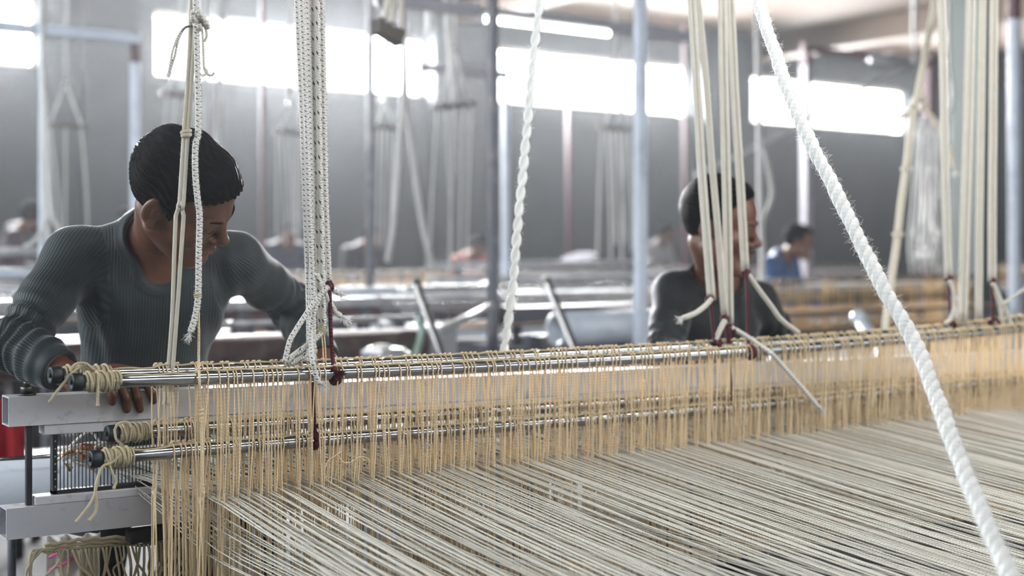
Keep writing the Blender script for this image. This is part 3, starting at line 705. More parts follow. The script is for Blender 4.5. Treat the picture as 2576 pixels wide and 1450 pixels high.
def nrm(v): v = np.asarray(v, float); return v/np.linalg.norm(v)
def person(name, label, J, R, hs, res, shirt, skin_, style='full', fine=True, hands=None, sleeve=(1., 1.), bare=.0, group=None, cap=False, neck_dip=.030, legs=True, hair_puff=1., collar=0.):
    c = J['head']; shR, shL, elR, elL, wrR, wrL, pel = (J[k] for k in ('shR', 'shL', 'elR', 'elL', 'wrR', 'wrL', 'pel'))
    base = empty(name, (pel[0], pel[1], 0 if legs else pel[2]), label, 'person', group)
    mid = (shR+shL)/2; S = nrm(shL-shR); T = nrm(mid-pel); Nf = nrm(np.cross(T, S)); Nf = Nf if Nf@(R[:, 1]+np.array([0, -1., 0])) > 0 else -Nf
    T = np.cross(S, Nf); T = T if T@(mid-pel) > 0 else -T; Rt = np.stack([S, Nf, T], 1); W2 = np.linalg.norm(shL-shR)/2
    allp = np.stack([c, shR, shL, elR, elL, wrR, wrL, pel]); lo, hi = allp.min(0)-.17, allp.max(0)+.17; lo[2] = min(lo[2], pel[2]-.1)
    skull = c+hs*(R@np.array([0, -.025, -.045])); nb = mid+T*.045-Nf*.012
    tl_ = np.linalg.norm(mid-pel)
    def body(f, g, arms=True):
        f.cone(skull, nb, .050*hs, .054*hs+g, .03); f.cone(nb, nb-T*.06, .056*hs+g, .07, .04)
        for sh in (shR, shL): f.cone(nb-T*.005, sh-T*.004, .044+g, .050+g, .05)
        f.ell(mid-T*.13+Nf*.012, (W2*.86+g, .098+g, .165), Rt, .05); f.ell(mid-T*tl_*.62, (W2*.76+g, .092+g, .2), Rt, .06); f.ell(pel, (W2*.80+g, .10+g, .11), Rt, .06)
        for sd, sh in ((-1, shR), (1, shL)): f.ell(sh*.45+mid*.55-T*.085+Nf*.055, (.075, .05+g, .07), Rt, .05)
        for sh, el, wr in ((shR, elR, wrR), (shL, elL, wrL)):
            f.cone(sh, sh*.5+el*.5, .054+g, .047+g, .03); f.cone(sh*.5+el*.5, el, .047+g, .040+g, .02)
            f.cone(el, el*.65+wr*.35, .041+g, .041+g, .02); f.cone(el*.65+wr*.35, wr, .041+g, .027+g, .02)
    f = Field(lo, hi, res); body(f, -.004); add_head(f, c, R, hs, fine)
    if hands:
        for hf in hands: hf(f)
    V, Q = f.surf()
    q = (V-c)@R/hs
    lip = np.exp(-((q[:, 0]/.022)**2)**2)*np.exp(-(((q[:, 2]+.0575)/.0105)**2)**2)*(q[:, 1] > .085)
    off = np.array(base.location)
    b = link('body', grid_mesh('body', V-off, Q, skin_, dict(lip=lip)), base)
    # shirt
    g = .010; f = Field(lo, hi, max(res, .0035)); body(f, g)
    # sleeve ends, neck opening, hem
    for el, wr, fr_ in ((elR, wrR, sleeve[0]), (elL, wrL, sleeve[1])):
        d = nrm(wr-el); e = el+(wr-el)*fr_; far = wr+d*.22
        f.cone(e+d*.075, far, .075, .1, .004, 'cut')
    nd = nrm(skull-nb); hole0 = nb+nd*(.016+collar)+Nf*.012
    f.cone(hole0, skull+nd*.05, .066*hs, .085*hs, .006, 'cut'); f.cone(hole0+Nf*.02, hole0+Nf*.075-T*neck_dip, .058*hs, .040*hs, .012, 'cut')
    f.ell(c, (.118*hs, .145*hs, .145*hs), R, .002, 'cut')
    V, Q = f.surf()
    def cd(p, q2, r0, r1):
        d = q2-p; t = np.clip(((V-p)@d)/(d@d), 0, 1); return np.linalg.norm(V-p-t[:, None]*d, axis=1)-(r0+(r1-r0)*t)
    dcol = np.minimum(cd(hole0, skull+nd*.05, .066*hs, .085*hs), cd(hole0+Nf*.02, hole0+Nf*.075-T*neck_dip, .058*hs, .040*hs)); band = np.clip((.024-dcol)/.002, 0, 1)
    for el, wr, fr_ in ((elR, wrR, sleeve[0]), (elL, wrL, sleeve[1])): band = np.maximum(band, ((V-(el+(wr-el)*fr_))@nrm(wr-el) > -.035)*(np.linalg.norm(V-(el+(wr-el)*fr_), axis=1) < .09))
    # rib coordinate: distance round the torso or along the arm's girth
    segs = [(pel, mid, Nf, S), (shR, elR, None, None), (elR, wrR, None, None), (shL, elL, None, None), (elL, wrL, None, None)]
    best = np.full(len(V), 9.); rib = np.zeros(len(V))
    for i, (p, q2, a0, a1) in enumerate(segs):
        d = q2-p; t = np.clip(((V-p)@d)/(d@d), 0, 1); rel = V-p-t[:, None]*d
        if i == 0: dist = np.sqrt((rel@S/ (W2*.9))**2+(rel@Nf/.12)**2)*.10; co = (rel@S)*.95
        else:
            u = nrm(np.cross(d, [0, 1., .2])); v_ = nrm(np.cross(u, d)); dist = np.linalg.norm(rel, axis=1)-.01; co = np.arctan2(rel@u, -(rel@v_))*.052
        m = dist < best; best[m] = dist[m]; rib[m] = co[m]
    if fine:   # folds: rings round elbows and shallow drapes under the arms
        nrmV = None
        disp = np.zeros(len(V))
        for sh, el, wr in ((shR, elR, wrR), (shL, elL, wrL)):
            for p, q2, amp, nf in ((sh, el, .0042, 7), (el, wr, .0048, 9)):
                d = q2-p; L = np.linalg.norm(d); t = ((V-p)@d)/(L*L); rel = V-p-t[:, None]*d; dd = np.linalg.norm(rel, axis=1)
                wgt = np.exp(-((t-(.95 if nf == 7 else .1))/.34)**2)*(dd < .09)*np.clip((.09-dd)/.03, 0, 1)
                an = rel@np.array([.6, .5, .62])/.05
                disp += wgt*amp*np.sin(t*nf*5+an*1.4+1.3*np.sin(t*9))
        t = (V-pel)@T/tl_; xs_ = (V-pel)@S/W2
        disp += .004*np.exp(-((t-.75)/.3)**2)*np.exp(-((np.abs(xs_)-.75)/.3)**2)*np.sin(xs_*22+t*16)
        disp += .003*np.sin((V-pel)@S*55+2*np.sin(t*7))*np.clip(.6-t, 0, .6)
        cen = pel+np.clip(t, 0, 1)[:, None]*(mid-pel); dirv = V-cen
        nr = np.zeros_like(V); e1 = V[Q[:, 1]]-V[Q[:, 0]]; e2 = V[Q[:, 3]]-V[Q[:, 0]]; fn_ = np.cross(e1, e2)
        for j in range(4): np.add.at(nr, Q[:, j], fn_)
        nr /= np.linalg.norm(nr, axis=1)[:, None]+1e-12; sgn = np.sign((nr*dirv).sum(1).mean()); disp += .0016*band; V = V+nr*sgn*disp[:, None]
    link('shirt', grid_mesh('shirt', V-off, Q, shirt, dict(rib=rib, band=band)), base)
    V, Q, st = make_hair(c, R, hs, style, .0028 if fine else .007, hair_puff)
    hm = link('hair', grid_mesh('hair', V-off, Q, M['hair'] if fine else M['hair_far'], dict(strand=st)), base)
    if fine:
        rg = np.random.default_rng(7); mb = MB(); qh = (V-c)@R/hs; cand = np.argwhere((qh[:, 2] > .03)).ravel()
        for i in rg.choice(cand, 260, replace=False):
            p = V[i]; o = nrm(p-c-R@np.array([0, -.01, .03])); tdir = nrm(R@np.array([rg.normal()*.4, rg.normal()*.5+.1, rg.normal()*.2])); l = rg.uniform(.005, .012)
            mb.tube([p-o*.002, p+o*l*.22+tdir*l*.5, p+o*l*.3+tdir*l*1.1], [.00016, .00014, .00008], 3, cap=False)
        tag(mb.build('flyaway_hair', M['hair'], hm), kind='stuff'); 
    T2 = lambda p: c+hs*(R@np.array(p, float))
    if fine:
        for sd in (-1, 1):
            m = MB(); m.ball(T2((sd*.033, .0795, .0075)), .0128*hs, 16, 12); e = m.build('eye', M['eye'], base)
            ed = nrm(R@np.array([.05, .95, -.35])); MB().ball(T2((sd*.033, .0795, .0075))+ed*.0092*hs, .0056*hs, 12, 8).build('iris', M['iris'], e)
            up = [T2((sd*x, y, z)) for x, y, z in ((.0175, .0855, .0065), (.025, .0915, .0075), (.033, .0930, .0078), (.041, .0895, .0070), (.0485, .0805, .0045))]
            MB().tube(smooth_path(up, 4), .0011*hs, 6).build('eyelashes', M['hair'], base)
            br = [T2((sd*x, y, z)) for x, y, z in ((.012, .0985, .026), (.023, .0965, .0305), (.036, .0895, .0330), (.049, .0775, .031))]
            MB().tube(smooth_path(br, 5), np.concatenate([np.linspace(.0028, .0036, 8), np.linspace(.0036, .0012, 8)])*hs, 6, squash=.6).build('eyebrow', M['hair'], base)
        if style == 'receding':
            MB().tube(smooth_path([T2((x, .1075-abs(x)*.45, -.0445-abs(x)*.12)) for x in (-.022, -.011, 0, .011, .022)], 4), .0035*hs, 6, squash=.6).build('moustache', M['hair'], base)
    if cap:
        mb = MB(); prof = [(r*math.cos(a), r2*math.sin(a)) for a in np.linspace(0, PI/2*.98, 7) for r, r2 in ((.097, .075),)]
        vv = []; sd_ = 20
        for (rr, zz) in prof:
            for j in range(sd_):
                an = 2*PI*j/sd_; vv.append(T2((rr*.88*math.cos(an), -.008+rr*1.06*math.sin(an), .052+zz)))
        mb.add(vv, [(i*sd_+j, i*sd_+(j+1) % sd_, (i+1)*sd_+(j+1) % sd_, (i+1)*sd_+j) for i in range(6) for j in range(sd_)]); mb.build('cap', M['cap_blue'], base)
    if legs:
        f = Field((pel[0]-.28, pel[1]-.3, 0), (pel[0]+.28, pel[1]+.32, pel[2]+.1), .009)
        f.ell(pel+np.array([0, .01, -.03]), (W2*.82, .11, .12), Rt, .05)
        for sd in (-1, 1):
            hp = pel+S*sd*.085+np.array([0, .02, -.07]); kn = hp*[1, 1, 0]+np.array([S[0]*sd*.03, .0, pel[2]*.52]); an = kn*[1, 1, 0]+np.array([S[0]*sd*.01, .05, .08])
            f.cone(hp, kn, .085, .062, .04); f.cone(kn, an, .062, .045, .03)
        V, Q = f.surf(); link('trousers', grid_mesh('trousers', V-off, Q, M['trouser']), base)
        for sd in (-1, 1):
            a_ = pel*[1, 1, 0]+S*sd*.12; m = MB(); m.ball((a_[0], a_[1]-.0, .045), .05, 14, 9, (.95, 2.3, .85)); m.build('shoe', M['black'], base)
    return base
# --- the weaver in the grey-green ribbed shirt, leaning over the beater
HR1 = rot(.95, .65, .60); HC1 = P(453, 499, 2.62)
J1 = dict(head=HC1, shR=P(188, 645, 2.95), shL=P(592, 655, 2.88), elR=P(38, 870, 2.86), elL=P(742, 775, 3.02), wrR=P(205, 962, 2.69), wrL=P(815, 905, 2.76), pel=P(365, 1075, 3.16))
def handR(f):
    z = tl[2]; W = J1['wrR']
    tips = [((268, 972), (283, 995), (283, 1012)), ((300, 968), (316, 1003), (320, 1031)), ((334, 966), (346, 1003), (352, 1031)), ((362, 962), (382, 990), (386, 1009))]
    for i, (a, b, c_) in enumerate(tips):
        k0 = P(a[0]-22, a[1]-20, BY+.060); k = P(a[0], a[1], BY-.004); m = P(b[0], b[1], BY-.011); t = P(c_[0], c_[1], BY-.009)
        f.cone(W, k0, .020, .012, .016); finger(f, [k0, k+np.array([0, 0, .004]), m, t], .0098, .0078)
    f.cone(W, P(290, 946, BY+.07), .024, .022, .02); f.cone(P(262, 945, BY+.07), P(350, 940, BY+.065), .014, .013, .015)
    finger(f, [P(285, 950, BY+.06), P(350, 952, BY+.05), P(392, 962, BY+.035)], .0125, .009)
def handL(f):
    W = J1['wrL']; N_ = nrm([.25, -1, .35]); D = nrm([-.12, -.40, -.9]); D = nrm(D-N_*(D@N_)); S_ = np.cross(D, N_); S_ = S_ if S_[0] < 0 else -S_
    add_hand(f, W+np.array([0, -.005, 0]), nrm(np.array([-.05, -.72, -.6])), S_, nrm([0, -.6, .8]), .75, 1.05)
p1 = person('person', 'person in a grey-green ribbed long-sleeved shirt leaning over the beater, head turned down', J1, HR1, 1.08, .0031, M['shirt1'], M['skin1'], 'full', True, [handR, handL], (.62, .95))
# --- the second weaver, further along the same loom
HR2 = rot(.55, .24, .15); HC2 = P(1808, 572, 2.85)
J2 = dict(head=HC2, shR=P(1697, 735, 3.02), shL=P(1905, 760, 2.98), elR=P(1668, 905, 2.92), elL=P(1990, 905, 3.02), wrR=P(1760, 900, 2.72), wrL=P(1935, 955, 2.72), pel=P(1795, 1010, 3.14))
def mk(W, D, S_, N_): return lambda f: add_hand(f, W, nrm(D), nrm(S_), nrm(N_), .6, 1.)
p2 = person('person', 'person in a black sweater with receding hair, standing behind the four white lifting cords', J2, HR2, 1.10, .0040, M['shirt2'], M['skin2'], 'receding', True,
            [mk(J2['wrR'], [.3, -.8, -.4], [1, .3, 0], [0, -.5, .8]), mk(J2['wrL'], [-.3, -.8, -.5], [-1, .3, 0], [0, -.5, .8])], (.93, .93), neck_dip=-.02, collar=.03)
def far_person(px, py, Y, s, yaw, pitch, shirt, label, skin_=None, lean=.14, style='full', cap=False, spread=.2, drop_=.15, arm=(-.05, -.42, -.34)):
    R = rot(yaw, pitch, 0); c = P(px, py, Y); fw = nrm(np.array([math.sin(yaw*.5), -math.cos(yaw*.5), 0])); sd = np.array([fw[1]*-1, fw[0], 0.]); sd = sd if sd[0] > 0 else -sd
    m = c-fw*lean+np.array([0, 0, -drop_*s]); J = dict(head=c, shR=m-sd*spread*s, shL=m+sd*spread*s, pel=m-fw*.12+np.array([0, 0, -.48]))
    for k, q in (('R', -1), ('L', 1)):
        J['el'+k] = J['sh'+k]+sd*q*.08*s+fw*.05+np.array([0, 0, -.26*s]); J['wr'+k] = J['el'+k]+fw*.24-sd*q*.05+np.array([0, 0, -.03])
    return person('person', label, J, R, s, .011, M['shirt_far'][shirt], skin_ or M['skin2'], style, False, None, (.9, .9), legs=True, cap=cap)
far_person(80, 548, 11.8, 1.08, 2.6, .1, 'maroon', 'person in a dark plum top seen from behind, beyond the looms under the first window')
far_person(322, 556, 12.3, 1.0, .4, .2, 'dark', 'person mostly hidden behind the shoulder of the grey-green shirted weaver', lean=.1)
far_person(728, 588, 11.75, 1.0, .3, .5, 'indigo', 'person in dark clothes bent behind a hanging bunch of strings and a cream heddle band', lean=.1)
far_person(935, 597, 12.1, 1.0, .5, .2, 'dark', 'person in dark clothes beside the dark post, under the end of the long window')
far_person(1203, 622, 11.75, 1.0, .2, .3, 'orange', 'person in an orange top and a teal cap half hidden by the thick dark post', cap=True)
far_person(1680, 590, 13.2, 1.12, .6, .2, 'pale', 'person in a pale top, small and hazy to the left of the black-sweatered weaver')
p7 = far_person(2008, 612, 7.0, 1.06, .75, .15, 'navy', 'person in a navy blue jersey working at the loom beyond the black-sweatered weaver', M['skin1'])

# ------------------------------------------------------------------ cords and ropes that hang over the near loom
OVERZ = 2.36
ob = empty('overhead_beam', (2.4, 2.41, OVERZ), 'steel beam above the near loom that the lifting cords hang from', 'beam')
MB().box((.1, 2.38, OVERZ), (4.9, 2.44, OVERZ+.06), .004).build('bar', M['post_dark'], ob)
for x in (.13, 4.87): MB().box((x-.03, 2.38, 0), (x+.03, 2.44, OVERZ-.001), .004).build('post', M['post_dark'], ob)
frng = np.random.default_rng(21)
def pth(pts, Y, n=8, up=False):
    q = [P(p[0], p[1], p[2] if len(p) > 2 else Y) for p in pts]
    if up:
        d = q[0]-q[1]; d = d/max(d[2], 1e-3); q.insert(0, q[0]+d*(OVERZ+.002-q[0][2]))
    return smooth_path(q, n)
def fuzz(o, path, r, n, ln=.0045, mat='fuzz', fr=.00018):
    if ln < .005: n, ln, fr = int(n*1.9), .0034, .00014
    m = MB(); fuzz_on(m, path, frng, n, r, ln, fr); tag(m.build('fuzz', M[mat], o), kind='stuff')
def fray(o, p, d, n=70, ln=.017, r=.00038, spread=.55, mat='fuzz'):
    n = max(n, 50)
    m = MB(); d = nrm(d)
    for _ in range(n):
        e = nrm(d+frng.normal(size=3)*spread); l = ln*frng.uniform(.6, 1.2); s = p+frng.normal(size=3)*.0015
        m.tube([s, s+(d*.5+e*.5)*l*.5, s+(d*.3+e*.7)*l+frng.normal(size=3)*.002], [r, r, r*.6], 4, cap=False)
    m.build('frayed_end', M[mat], o)
def rope(name, label, pts, Y, r, mat, cat='rope', group=None, frayed=False, n_fuzz=0, up=False, sides=10, n=8, double=0., squash=1., ln=.0045):
    sp = pth(pts, Y, n, up); m = MB()
    if double:
        side = np.array([CR, -SR, 0])*double
        for s in (-1, 1): m.tube(sp+s*side, r, sides)
    else: m.tube(sp, r, sides, squash=squash)
    o = m.build(name, M[mat]); tag(o, label, cat, group)
    if frayed: fray(o, sp[-1], sp[-1]-sp[-3], ln=frayed if frayed is not True else .017)
    if n_fuzz: fuzz(o, sp, r+(double or 0)*.7, n_fuzz, ln)
    return o
def twisted(name, label, ctr, R, r, pitch, mat, strands=3, n_fuzz=400, ln=.012, fr=.00025, group=None):
    L = np.concatenate([[0], np.cumsum(np.linalg.norm(np.diff(ctr, axis=0), axis=1))]); N = int(L[-1]/.006)
    t = np.linspace(0, L[-1], N); c = np.stack([np.interp(t, L, ctr[:, k]) for k in range(3)], 1)
    tg = np.gradient(c, axis=0); tg /= np.linalg.norm(tg, axis=1)[:, None]; u = np.cross(tg, [.3, 1, .1]); u /= np.linalg.norm(u, axis=1)[:, None]; v = np.cross(tg, u)
    m = MB()
    for k in range(strands):
        a = t/pitch*2*PI+k*2*PI/strands; wob = 1+.08*np.sin(t*37+k)
        m.tube(c+R*(np.cos(a)[:, None]*u+np.sin(a)[:, None]*v), r*wob, 9)
    o = m.build(name, M[mat]); tag(o, label, 'rope', group); fuzz(o, c, R+r*.8, n_fuzz, ln, 'fuzz', fr); return o, c
def knot(o, c, R, r, turns=2.2, ax=(0, 0, 1.), h=.008, mat='fleck', name='knot'):
    ax = np.array(ax)*h; m = MB(); m.tube(helix(np.array(c)-ax, np.array(c)+ax, R, turns, int(turns*14)), r, 7); m.build(name, M[mat], o)
YC = 2.402
# left: one flecked rope with a frayed end, one yellowed double cord
o = rope('braided_rope', 'single flecked braided rope hanging before the leaning weaver\'s face, frayed lower end', [(492, 0), (496, 150), (499, 320), (492, 365), (491, 430), (497, 500), (502, 545), (500, 640), (499, 730), (496, 770), (489, 806), (479, 836)], YC, .0062, 'fleck', frayed=.02, n_fuzz=700, up=True)
knot(o, P(497, 742, YC), .0068, .0014, 2., h=.004, mat='wrap')
o = rope('doubled_rope', 'yellowed doubled cotton cord looped past the leaning weaver\'s cheek down to the rods', [(485, 0), (482, 120), (474, 250), (468, 330), (461, 440), (456, 520)], YC+.014, .0042, 'tape', 'cord', n_fuzz=160, up=True, double=.0036, squash=.8)
low = [(454, 512), (447, 640), (440, 780), (430, 915), (423, 985), (418, 1018)]
sp = pth(low, YC+.020); m = MB(); side = np.array([CR, -SR, 0])
for s in (-1, 1):
    off = side*s*np.interp(np.linspace(0, 1, len(sp)), [0, .05, .22, .42, 1], [.001, .0075, .0062, .0042, .0040])[:, None]; m.tube(sp+off+np.array([0, .03*0, 0]), .0043, 8, squash=.8)
m.build('lower_loop', M['tape'], o)
MB().tube(helix(P(462, 517, YC+.016), P(448, 517, YC+.016), .006, 1.3, 18), .0036, 7).build('link_loop', M['tape'], o)
knot(o, P(468, 335, YC+.010), .0075, .0042, 1.7, h=.006, mat='tape')
o = empty('knotted_rope_tails', tuple(P(500, 45, YC)), 'thick knot with two curled loose tails around the ropes at the window, high up', 'cord')
for s in range(3):
    c = P(500+8*s-6, 38+11*s, YC+.012*(s % 2)-.004); MB().tube(helix(c-np.array([.012, 0, .004]), c+np.array([.012, 0, .004]), .0085, 1.6, 22), .0052, 8).build('knot', M['braid'], o)
for t, fy in (([(482, 66), (462, 72), (445, 98), (434, 130), (429, 160), (425, 182)], 1), ([(482, 66), (465, 70), (450, 96), (443, 125), (440, 140), (432, 165), (427, 182)], 1), ([(506, 60), (516, 70), (520, 90), (514, 105)], 0), ([(506, 60), (510, 90), (512, 140), (513, 168), (519, 184), (532, 190), (539, 183)], 0), ([(513, 170), (521, 182), (511, 190), (502, 187)], 0)):
    sp = pth(t, YC+.01); MB().tube(sp, .0024, 7).build('tail', M['braid'], o)
    if fy: fray(o, sp[-1], sp[-1]-sp[-3], 20, .012)
o = rope('thin_string', 'thin doubled heddle cord dropping from behind the frayed rope across the rods', [(498, 745), (500, 830), (500, 915), (501, 945, 2.352), (504, 1010, 2.352), (506, 1080, 2.352), (508, 1180, 2.352), (512, 1250, 2.352)], YC-.004, .0014, 'heddle', 'cord', double=.0011)
knot(o, P(506, 1040, 2.352), .003, .0016, 3, h=.012, mat='heddle')
knot(o, P(500, 918, YC-.004), .003, .0016, 2, h=.003, mat='heddle')
# the bundle of six
GB = 'bundle of flecked lifting cords beside the leaning weaver'
lab = ['leftmost cord of the flecked bundle, hanging straight to the rods', 'densely flecked cord, second from the left in the bundle', 'densely flecked cord in the middle of the bundle, third from the left', 'sparsely flecked cord of the bundle, tied off with pale thread low down', 'sparsely flecked cord just behind the maroon-tied one', 'densely flecked cord on the right edge of the bundle, tied to maroon cord']
pts = [[(747, 0), (758, 250), (767, 500), (775, 720), (778, 890), (779, 908)], [(759, 0), (769, 250), (777, 500), (787, 720), (789, 890), (790, 908)], [(774, 0), (781, 250), (787, 500), (784, 650), (782, 760), (783, 872)], [(787, 0), (792, 250), (797, 500), (802, 700), (806, 834)], [(798, 0), (802, 250), (807, 500), (812, 700), (815, 832)], [(810, 0), (815, 250), (820, 500), (829, 716)]]
ry = [YC+.018, YC-.004, YC+.01, YC+.012, YC-.004, YC]
six = []
for i in range(6):
    six.append(rope('lifting_rope', lab[i], pts[i], ry[i], .0056, 'fleck_sparse' if i in (3, 4) else 'fleck', 'cord', GB, n_fuzz=650, up=True))
o = six[5]
for j, (t, fr_) in enumerate((([(826, 722), (812, 735), (788, 765), (762, 803), (740, 838), (728, 862), (716, 912)], 0), ([(826, 724), (808, 742), (792, 778), (782, 840), (785, 900, 2.345), (790, 930, 2.345), (800, 958, 2.345), (806, 966, 2.345)], .018), ([(829, 722), (842, 732), (853, 739)], .02))):
    sp = pth(t, YC-.012+.005*j); MB().tube(sp, .0054, 10).build('tail', M['fleck'], o); fuzz(o, sp, .0054, 160)
    if fr_: fray(o, sp[-1], sp[-1]-sp[-3], 34, fr_)
o = six[4]
for t, fr_ in (([(808, 838), (795, 852), (765, 875), (735, 897), (722, 911)], 0), ([(795, 880), (775, 890), (750, 905), (728, 915)], 0), ([(797, 690), (810, 724), (832, 765), (846, 786), (856, 795)], .03)):
    sp = pth(t, YC-.006); MB().tube(sp, .0054, 10).build('tail', M['fleck_sparse'], o); fuzz(o, sp, .0054, 140)
    if fr_: fray(o, sp[-1], sp[-1]-sp[-3], 44, fr_)
knot(o, P(809, 834, YC), .009, .0016, 4, (.6, 0, .8), .006, 'wrap', 'whipping')
rope('thin_string', 'thin pale doubled thread below the whipped knot of the bundle', [(812, 838), (815, 870), (817, 912)], YC-.002, .0014, 'heddle', 'cord', double=.0024)
def maroon(label, pts, Y, knots, tassel=None):
    o = rope('maroon_string', label, pts, Y, .0042, 'maroon', 'cord', 'maroon tie cords'); 
    for (x, y, yy, R) in knots: knot(o, P(x, y, yy), R, .0042, 2.6, (.9, 0, .1), .006, 'maroon')
    if tassel: fray(o, P(*tassel), np.array([.6, -.2, -.2]), 26, .013, .0007, .6, 'maroon')
    return o
maroon('long straight maroon cord tying the flecked bundle to the front rod', [(828, 714), (830, 760), (832, 830), (837, 905), (841, 932, 2.352)], YC-.008, [(828, 720, YC-.002, .0075), (842, 945, 2.374, .0165)], (852, 938, 2.350))
maroon('maroon cord hanging between upper and lower rods below the flecked bundle', [(788, 962), (788, 1010), (790, 1060), (793, 1105)], 2.40, [(792, 1108, 2.412, .0160)], (797, 1072, 2.395))
# twisted rope in the middle
ctr = pth([(1360, -40), (1352, 60), (1341, 150), (1328, 300), (1316, 430), (1303, 560), (1293, 690), (1280, 800), (1268, 884), (1264, 905)], 2.56, 10, True)
twisted('twisted_rope', 'off-white two-strand twisted rope hanging behind the rods between the two weavers', ctr, .0052, .0062, .075, 'white', 2, 900, .008)
# thick fuzzy rope, slanting towards the camera
q = [(1898, -40), (1925, 60), (1950, 130), (1978, 215), (2035, 350), (2092, 460), (2150, 580), (2225, 730), (2300, 860), (2352, 990), (2400, 1120), (2440, 1220), (2500, 1360), (2545, 1460), (2580, 1540)]
q = [(x, y, 1.96-.00060*y) for x, y in q]; ctr = pth(q, 0, 10, True)
pe = ctr[-1]; ctr = np.vstack([ctr, pe+np.array([.03, -.16, -.08]), pe+np.array([.04, -.22, -.16])])
thick, cc = twisted('thick_rope', 'thick fluffy white rope slanting across the right side in front of everything', ctr, .0046, .0094, .066, 'white', 3, 5200, .012, .0002)
# the four cords by the second weaver
GC = 'white lifting cords in front of the black-sweatered weaver'
def cord2(label, pts, dbl=.0052): return rope('white_rope', label, pts, YC, .0058, 'braid', 'cord', GC, n_fuzz=500, up=True, double=dbl)
w1 = cord2('doubled white cord over the black-sweatered weaver\'s ear, lowest end bent left', [(1740, 0), (1752, 200), (1763, 400), (1775, 560), (1790, 755)])
w2 = cord2('thin white cord second from the left before the black-sweatered weaver', [(1757, 0), (1776, 200), (1792, 420), (1808, 600), (1822, 790)], .0025)
w3 = cord2('broad doubled white cord down the middle of the black-sweatered weaver', [(1817, 0), (1821, 200), (1826, 400), (1831, 600), (1834, 816)], .0062)
w4 = cord2('doubled white cord in front of the black-sweatered weaver\'s eye, shortest of the four', [(1838, 0), (1850, 250), (1862, 450), (1875, 682)], .005)
for o, t, fr_, mt in ((w1, [(1790, 752), (1776, 768), (1750, 788), (1720, 800)], .022, 'braid'), (w4, [(1882, 690), (1910, 730), (1940, 770), (1966, 805), (2009, 838)], 0, 'braid'), (w3, [(1840, 824), (1880, 848), (1930, 882, 2.35), (1950, 900, 2.345), (2010, 968, 2.345), (2062, 1028, 2.345)], .022, 'fleck'), (w2, [(1824, 806), (1812, 830), (1800, 856)], 0, 'braid')):
    sp = pth(t, YC-.008); MB().tube(sp, .0066 if o is not w3 else .0062, 10).build('tail', M[mt], o); fuzz(o, sp, .006, 100)
    if fr_: fray(o, sp[-1], sp[-1]-sp[-3], 26, fr_)
maroon('maroon cord under the left white cord, down to the upper rods', [(1786, 752), (1790, 790), (1794, 830), (1798, 862)], YC-.006, [(1786, 756, YC, .0095), (1803, 862, 2.42, .012)])
maroon('long maroon cord under the white cord at the black-sweatered weaver\'s chin', [(1877, 684), (1880, 760), (1881, 850), (1886, 885, 2.354)], YC-.006, [(1877, 688, YC, .0095), (1887, 886, 2.374, .0165)])
maroon('short maroon cord under the broad doubled white cord', [(1840, 824), (1836, 845), (1834, 866)], YC-.006, [(1839, 828, YC, .010)])
maroon('short maroon cord under the thin white cord, beside the broad one', [(1823, 800), (1828, 830), (1832, 862)], YC-.002, [(1823, 802, YC, .0075)])
maroon('maroon cord hanging between upper and lower rods under the black-sweatered weaver', [(1842, 900), (1842, 960), (1844, 1025)], 2.405, [(1843, 1018, 2.412, .0155)], (1838, 990, 2.40))
o = empty('stray_thread', tuple(P(860, 1160, 2.345)), 'loose curled heddle thread caught among the heddles below the flecked bundle', 'thread')
for t in ([(857, 1125), (852, 1145), (862, 1162), (880, 1164), (904, 1151), (922, 1152), (931, 1164)], [(858, 1138), (842, 1148), (824, 1162), (817, 1185), (822, 1206), (838, 1219)]): MB().tube(pth(t, 2.342), .0011, 5).build('curl', M['heddle'], o)
# the cords at the right edge
GD = 'ribbed white cords at the right edge'
def cord3(label, pts, dbl=.006, r=.0066): return rope('white_rope', label, pts, YC, r, 'braid', 'cord', GD, n_fuzz=350, up=True, double=dbl)
r1 = cord3('ribbed white cord beside the big knotted rope, its maroon tie low down', [(2368, 0), (2374, 220), (2378, 450), (2386, 700)])
r2 = cord3('broad ribbed white cord, left of the close pair that reaches the rods', [(2443, 0), (2436, 300), (2428, 560), (2421, 812)], .008, .0076)
r3 = cord3('narrow ribbed white cord that reaches the rods between two broader ones', [(2472, 0), (2468, 300), (2464, 560), (2462, 803)], .0052)
r4 = cord3('ribbed white cord nearest the right edge, ending above the rods', [(2500, 0), (2498, 300), (2496, 540), (2496, 708)], .0065)
for o, t in ((r4, [(2497, 712), (2508, 745), (2517, 776), (2521, 815), (2519, 836)]), (r4, [(2499, 714), (2520, 760), (2536, 795), (2540, 815), (2530, 830)]), (r1, [(2389, 705), (2400, 740), (2408, 770), (2402, 800)]), (r1, [(2389, 705), (2398, 750), (2392, 800), (2380, 812)])):
    sp = pth(t, YC-.008); MB().tube(sp, .0062, 9).build('tail', M['braid'], o)
maroon('maroon cord below the ribbed white cord beside the knotted rope', [(2387, 698), (2389, 760), (2391, 818)], YC-.004, [(2387, 701, YC, .0085), (2394, 820, 2.43, .013)])
maroon('maroon cord at the right edge, knotted to the upper rods', [(2496, 706), (2496, 760), (2497, 812)], YC-.004, [(2496, 708, YC, .0085), (2502, 815, 2.40, .016)])
rope('stay_rope', 'pale slack cord rising from the rods to the right edge of the view', [(2517, 768), (2576, 728), (2680, 655), (3000, 430)], YC, .0045, 'braid', 'cord')
o = rope('knotted_rope', 'tan doubled rope with a big knot in front of the rightmost window', [(2352, -60), (2348, 20), (2328, 130), (2307, 245), (2292, 320), (2280, 420), (2266, 520), (2255, 620), (2240, 720), (2226, 835), (2224, 900)], 3.3, .0078, 'tape', n_fuzz=120, double=.0060)
